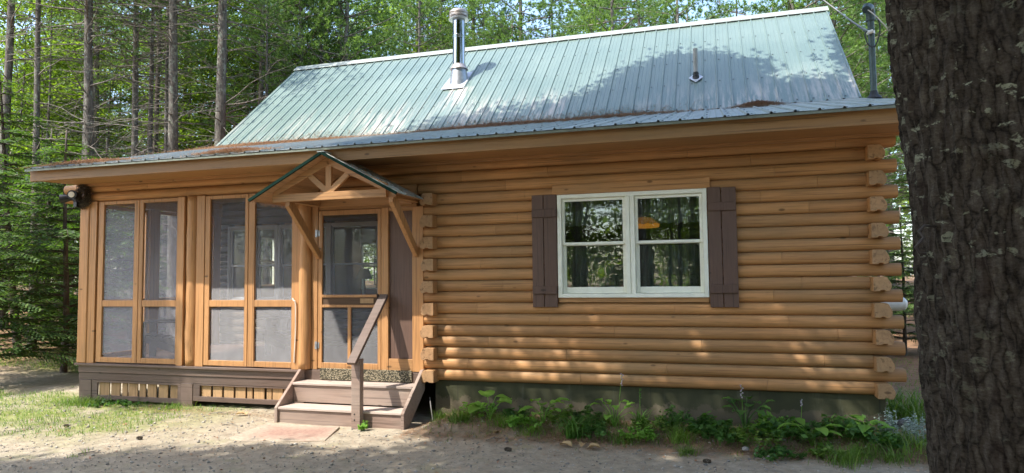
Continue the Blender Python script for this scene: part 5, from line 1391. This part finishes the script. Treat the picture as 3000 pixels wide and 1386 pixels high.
# twigs
for i, (x, y, L, a, lab) in enumerate([(-3.85, -.62, .36, .3, 'longest dead twig on the soil in front of the porch skirt'), (-3.05, -.42, .28, .1, 'thin dead twig nearer the steps by the skirt'), (3.1, -1.02, .22, -.3, 'broken twig at the edge of the middle of the bed'), (-2.9, -2.55, .22, .5, 'short twig in the lower left part of the driveway'), (1.05, -.95, .18, .9, 'short twig below the lime green hosta'), (-2.4, -1.0, .2, .2, 'twig beside the red mat')]):
    z = ground_h(x, y)+.012; mb = MB(); mb.tube([(x-L/2*math.cos(a), y-L/2*math.sin(a), z), (x, y+.02, z+.012), (x+L/2*math.cos(a), y+L/2*math.sin(a), z)], [.006, .005, .003], 5); mb.tube([(x, y+.02, z+.012), (x+L*.3*math.cos(a+.6), y+.02+L*.3*math.sin(a+.6), z+.02)], [.004, .002], 4)
    tag(mb.build('twig', 'dead_limb'), lab, 'twig', 'twigs on the ground')
# grass of the yard
def gmask(x, y):
    q_ = lambda v, a, b: max(0., min(1., (v-a)/(b-a)))
    gx = max(q_(-x, 2.3, 4)*q_(y, -2.5, -1.5)*(1-q_(y, .1, .7)), q_(-x, 6, 8)*q_(y, 1.9, 2.8))
    return gx-.1+.9*mnoise.noise((x*1.2, y*1.2, 0))+.4*mnoise.noise((x*3.5, y*3.5, 2))
P = []; tries = 0
while len(P) < 16000 and tries < 300000:
    tries += 1; x = rng.uniform(-13, -2.2); y = rng.uniform(-3.6, 5)
    if near_mask(x, y) and (gmask(x, y) > .55 or (x < -5.2 and -.9 < y < .0 and rng.random() < .5)): P.append((x, y, ground_h(x, y)))
while len(P) < 20000:
    x = rng.uniform(.1, 6); y = -.38+rng.normal()*.22
    if near_mask(x, y) and y < -.02: P.append((x, y, ground_h(x, y)))
while len(P) < 24000:
    x = rng.uniform(5.3, 9); y = rng.uniform(-1, 8)
    P.append((x, y, ground_h(x, y)))
P = np.array(P); V, F = blades(len(P), .0, .085, .0055, rng, .5, (45, 85), 3); per = 8
V = V.reshape(len(P), per, 3)+P[:, None, :]; V[:, :, 2] -= .004
tag(npmesh('yard_grass', V.reshape(-1, 3), F, 'grass_blade'), 'short patchy grass in the yard and bed', kind='stuff')
# dark wet patch of woodland floor leaf litter far left is left to the ground itself

# pine needle drifts on the roofs
def low_z(y): return EZ-.012+(BZ-.005-EZ+.012)*(y-EY)/(BY+.06-EY)
def drift(cx, cy, sx, sy, h, n, label, name='needle_drift', seed=1):
    rng = np.random.default_rng(seed); P = []
    for i in range(n):
        u, v = rng.normal()*.5, rng.normal()*.5; x, y = cx+sx*u, cy+sy*v
        if y < EY-.01 or y > BY+.25: continue
        e = math.exp(-(u*u+v*v)*1.2); base = low_z(y) if y < BY else BZ+sl_*(y-BY)
        P.append((x, y, base+.012+h*e*rng.random()))
    V, F = needles(P, .10, .003, rng, .25); tag(npmesh(name, V, F, 'needle_litter'), label, kind='stuff')
drift(-4.9, 2.6, 1.6, .5, .05, 5500, 'thick brown needle drift in the roof valley above the porch', seed=1)
drift(-3.6, 2.75, 1.3, .4, .035, 3000, 'thin needle drift continuing right of the porch valley', seed=7)
drift(-.2, 2.80, 2.0, .34, .05, 5500, 'long needle drift in the roof valley below the chimney', seed=2)
drift(1.9, 2.82, 1.3, .34, .04, 3000, 'needle drift in the valley below the vent pipe', seed=3)
drift(4.15, 2.55, .34, .28, .08, 1800, 'small round heap of needles near the right end of the roof', seed=4)
drift(-5.35, -.55, .9, .34, .05, 3200, 'needles caught on the left end of the porch eave', seed=5)
drift(-2.75, -.62, .6, .34, .06, 2600, 'needles hanging over the eave left of the door canopy', seed=6)
# needles along the canopy edge
rng = np.random.default_rng(4); P = []
for i in range(500):
    y = rng.uniform(FY, -.1); P.append((LXX+rng.normal()*.03, y, DZ+.01-abs(rng.normal())*.02))
for i in range(700):
    t = rng.random(); y = rng.uniform(FY, -.06); P.append((AX+(RXX-AX)*(.1+.9*t), y-.0, AZ+(DZ-AZ)*(.1+.9*t)+.03))
V, F = needles(P, .06, .0018, rng, .5); tag(npmesh('needle_litter', V, F, 'needle_litter'), 'needles caught on the small roof over the door', kind='stuff')

# small dry leaves and cones
rng = np.random.default_rng(21); P = []
while len(P) < 420:
    x = rng.uniform(-5.5, 6); y = -.75+rng.normal()*.22 if (rng.random() < .7 and x > 0) else rng.uniform(-3.2, -.1)
    if near_mask(x, y): P.append((x, y, ground_h(x, y)+.012))
V, F = leaves(P, .02, rng, .8, .6); tag(npmesh('leaf_litter', V, F, 'needle_litter'), 'small dry brown leaves scattered over the yard', kind='stuff')
for i, (x, y, lab) in enumerate([(3.35, -1.25, 'brown pine cone on the driveway below the right shutter'), (-4.4, -1.55, 'brown pine cone on the mossy part of the yard'), (1.35, -1.35, 'brown pine cone in front of the lime green hostas'), (-2.9, -1.9, 'brown pine cone on the sand left of the red mat')]):
    mb = MB(); z = ground_h(x, y)+.02
    for k in range(60):
        a = k*2.4; t_ = k/60; r_ = .022*math.sin(math.pi*(.12+.8*t_)); c = Vector((x+(t_-.5)*.075, y+r_*math.cos(a)*.7, z+r_*math.sin(a)*.7)); d = Vector((.35, math.cos(a), math.sin(a))).normalized()*.010
        mb.tube([c, c+d], [.006, .002], 4)
    tag(mb.build('pine_cone', 'nest_twig'), lab, 'pine cone', 'pine cones on the driveway')
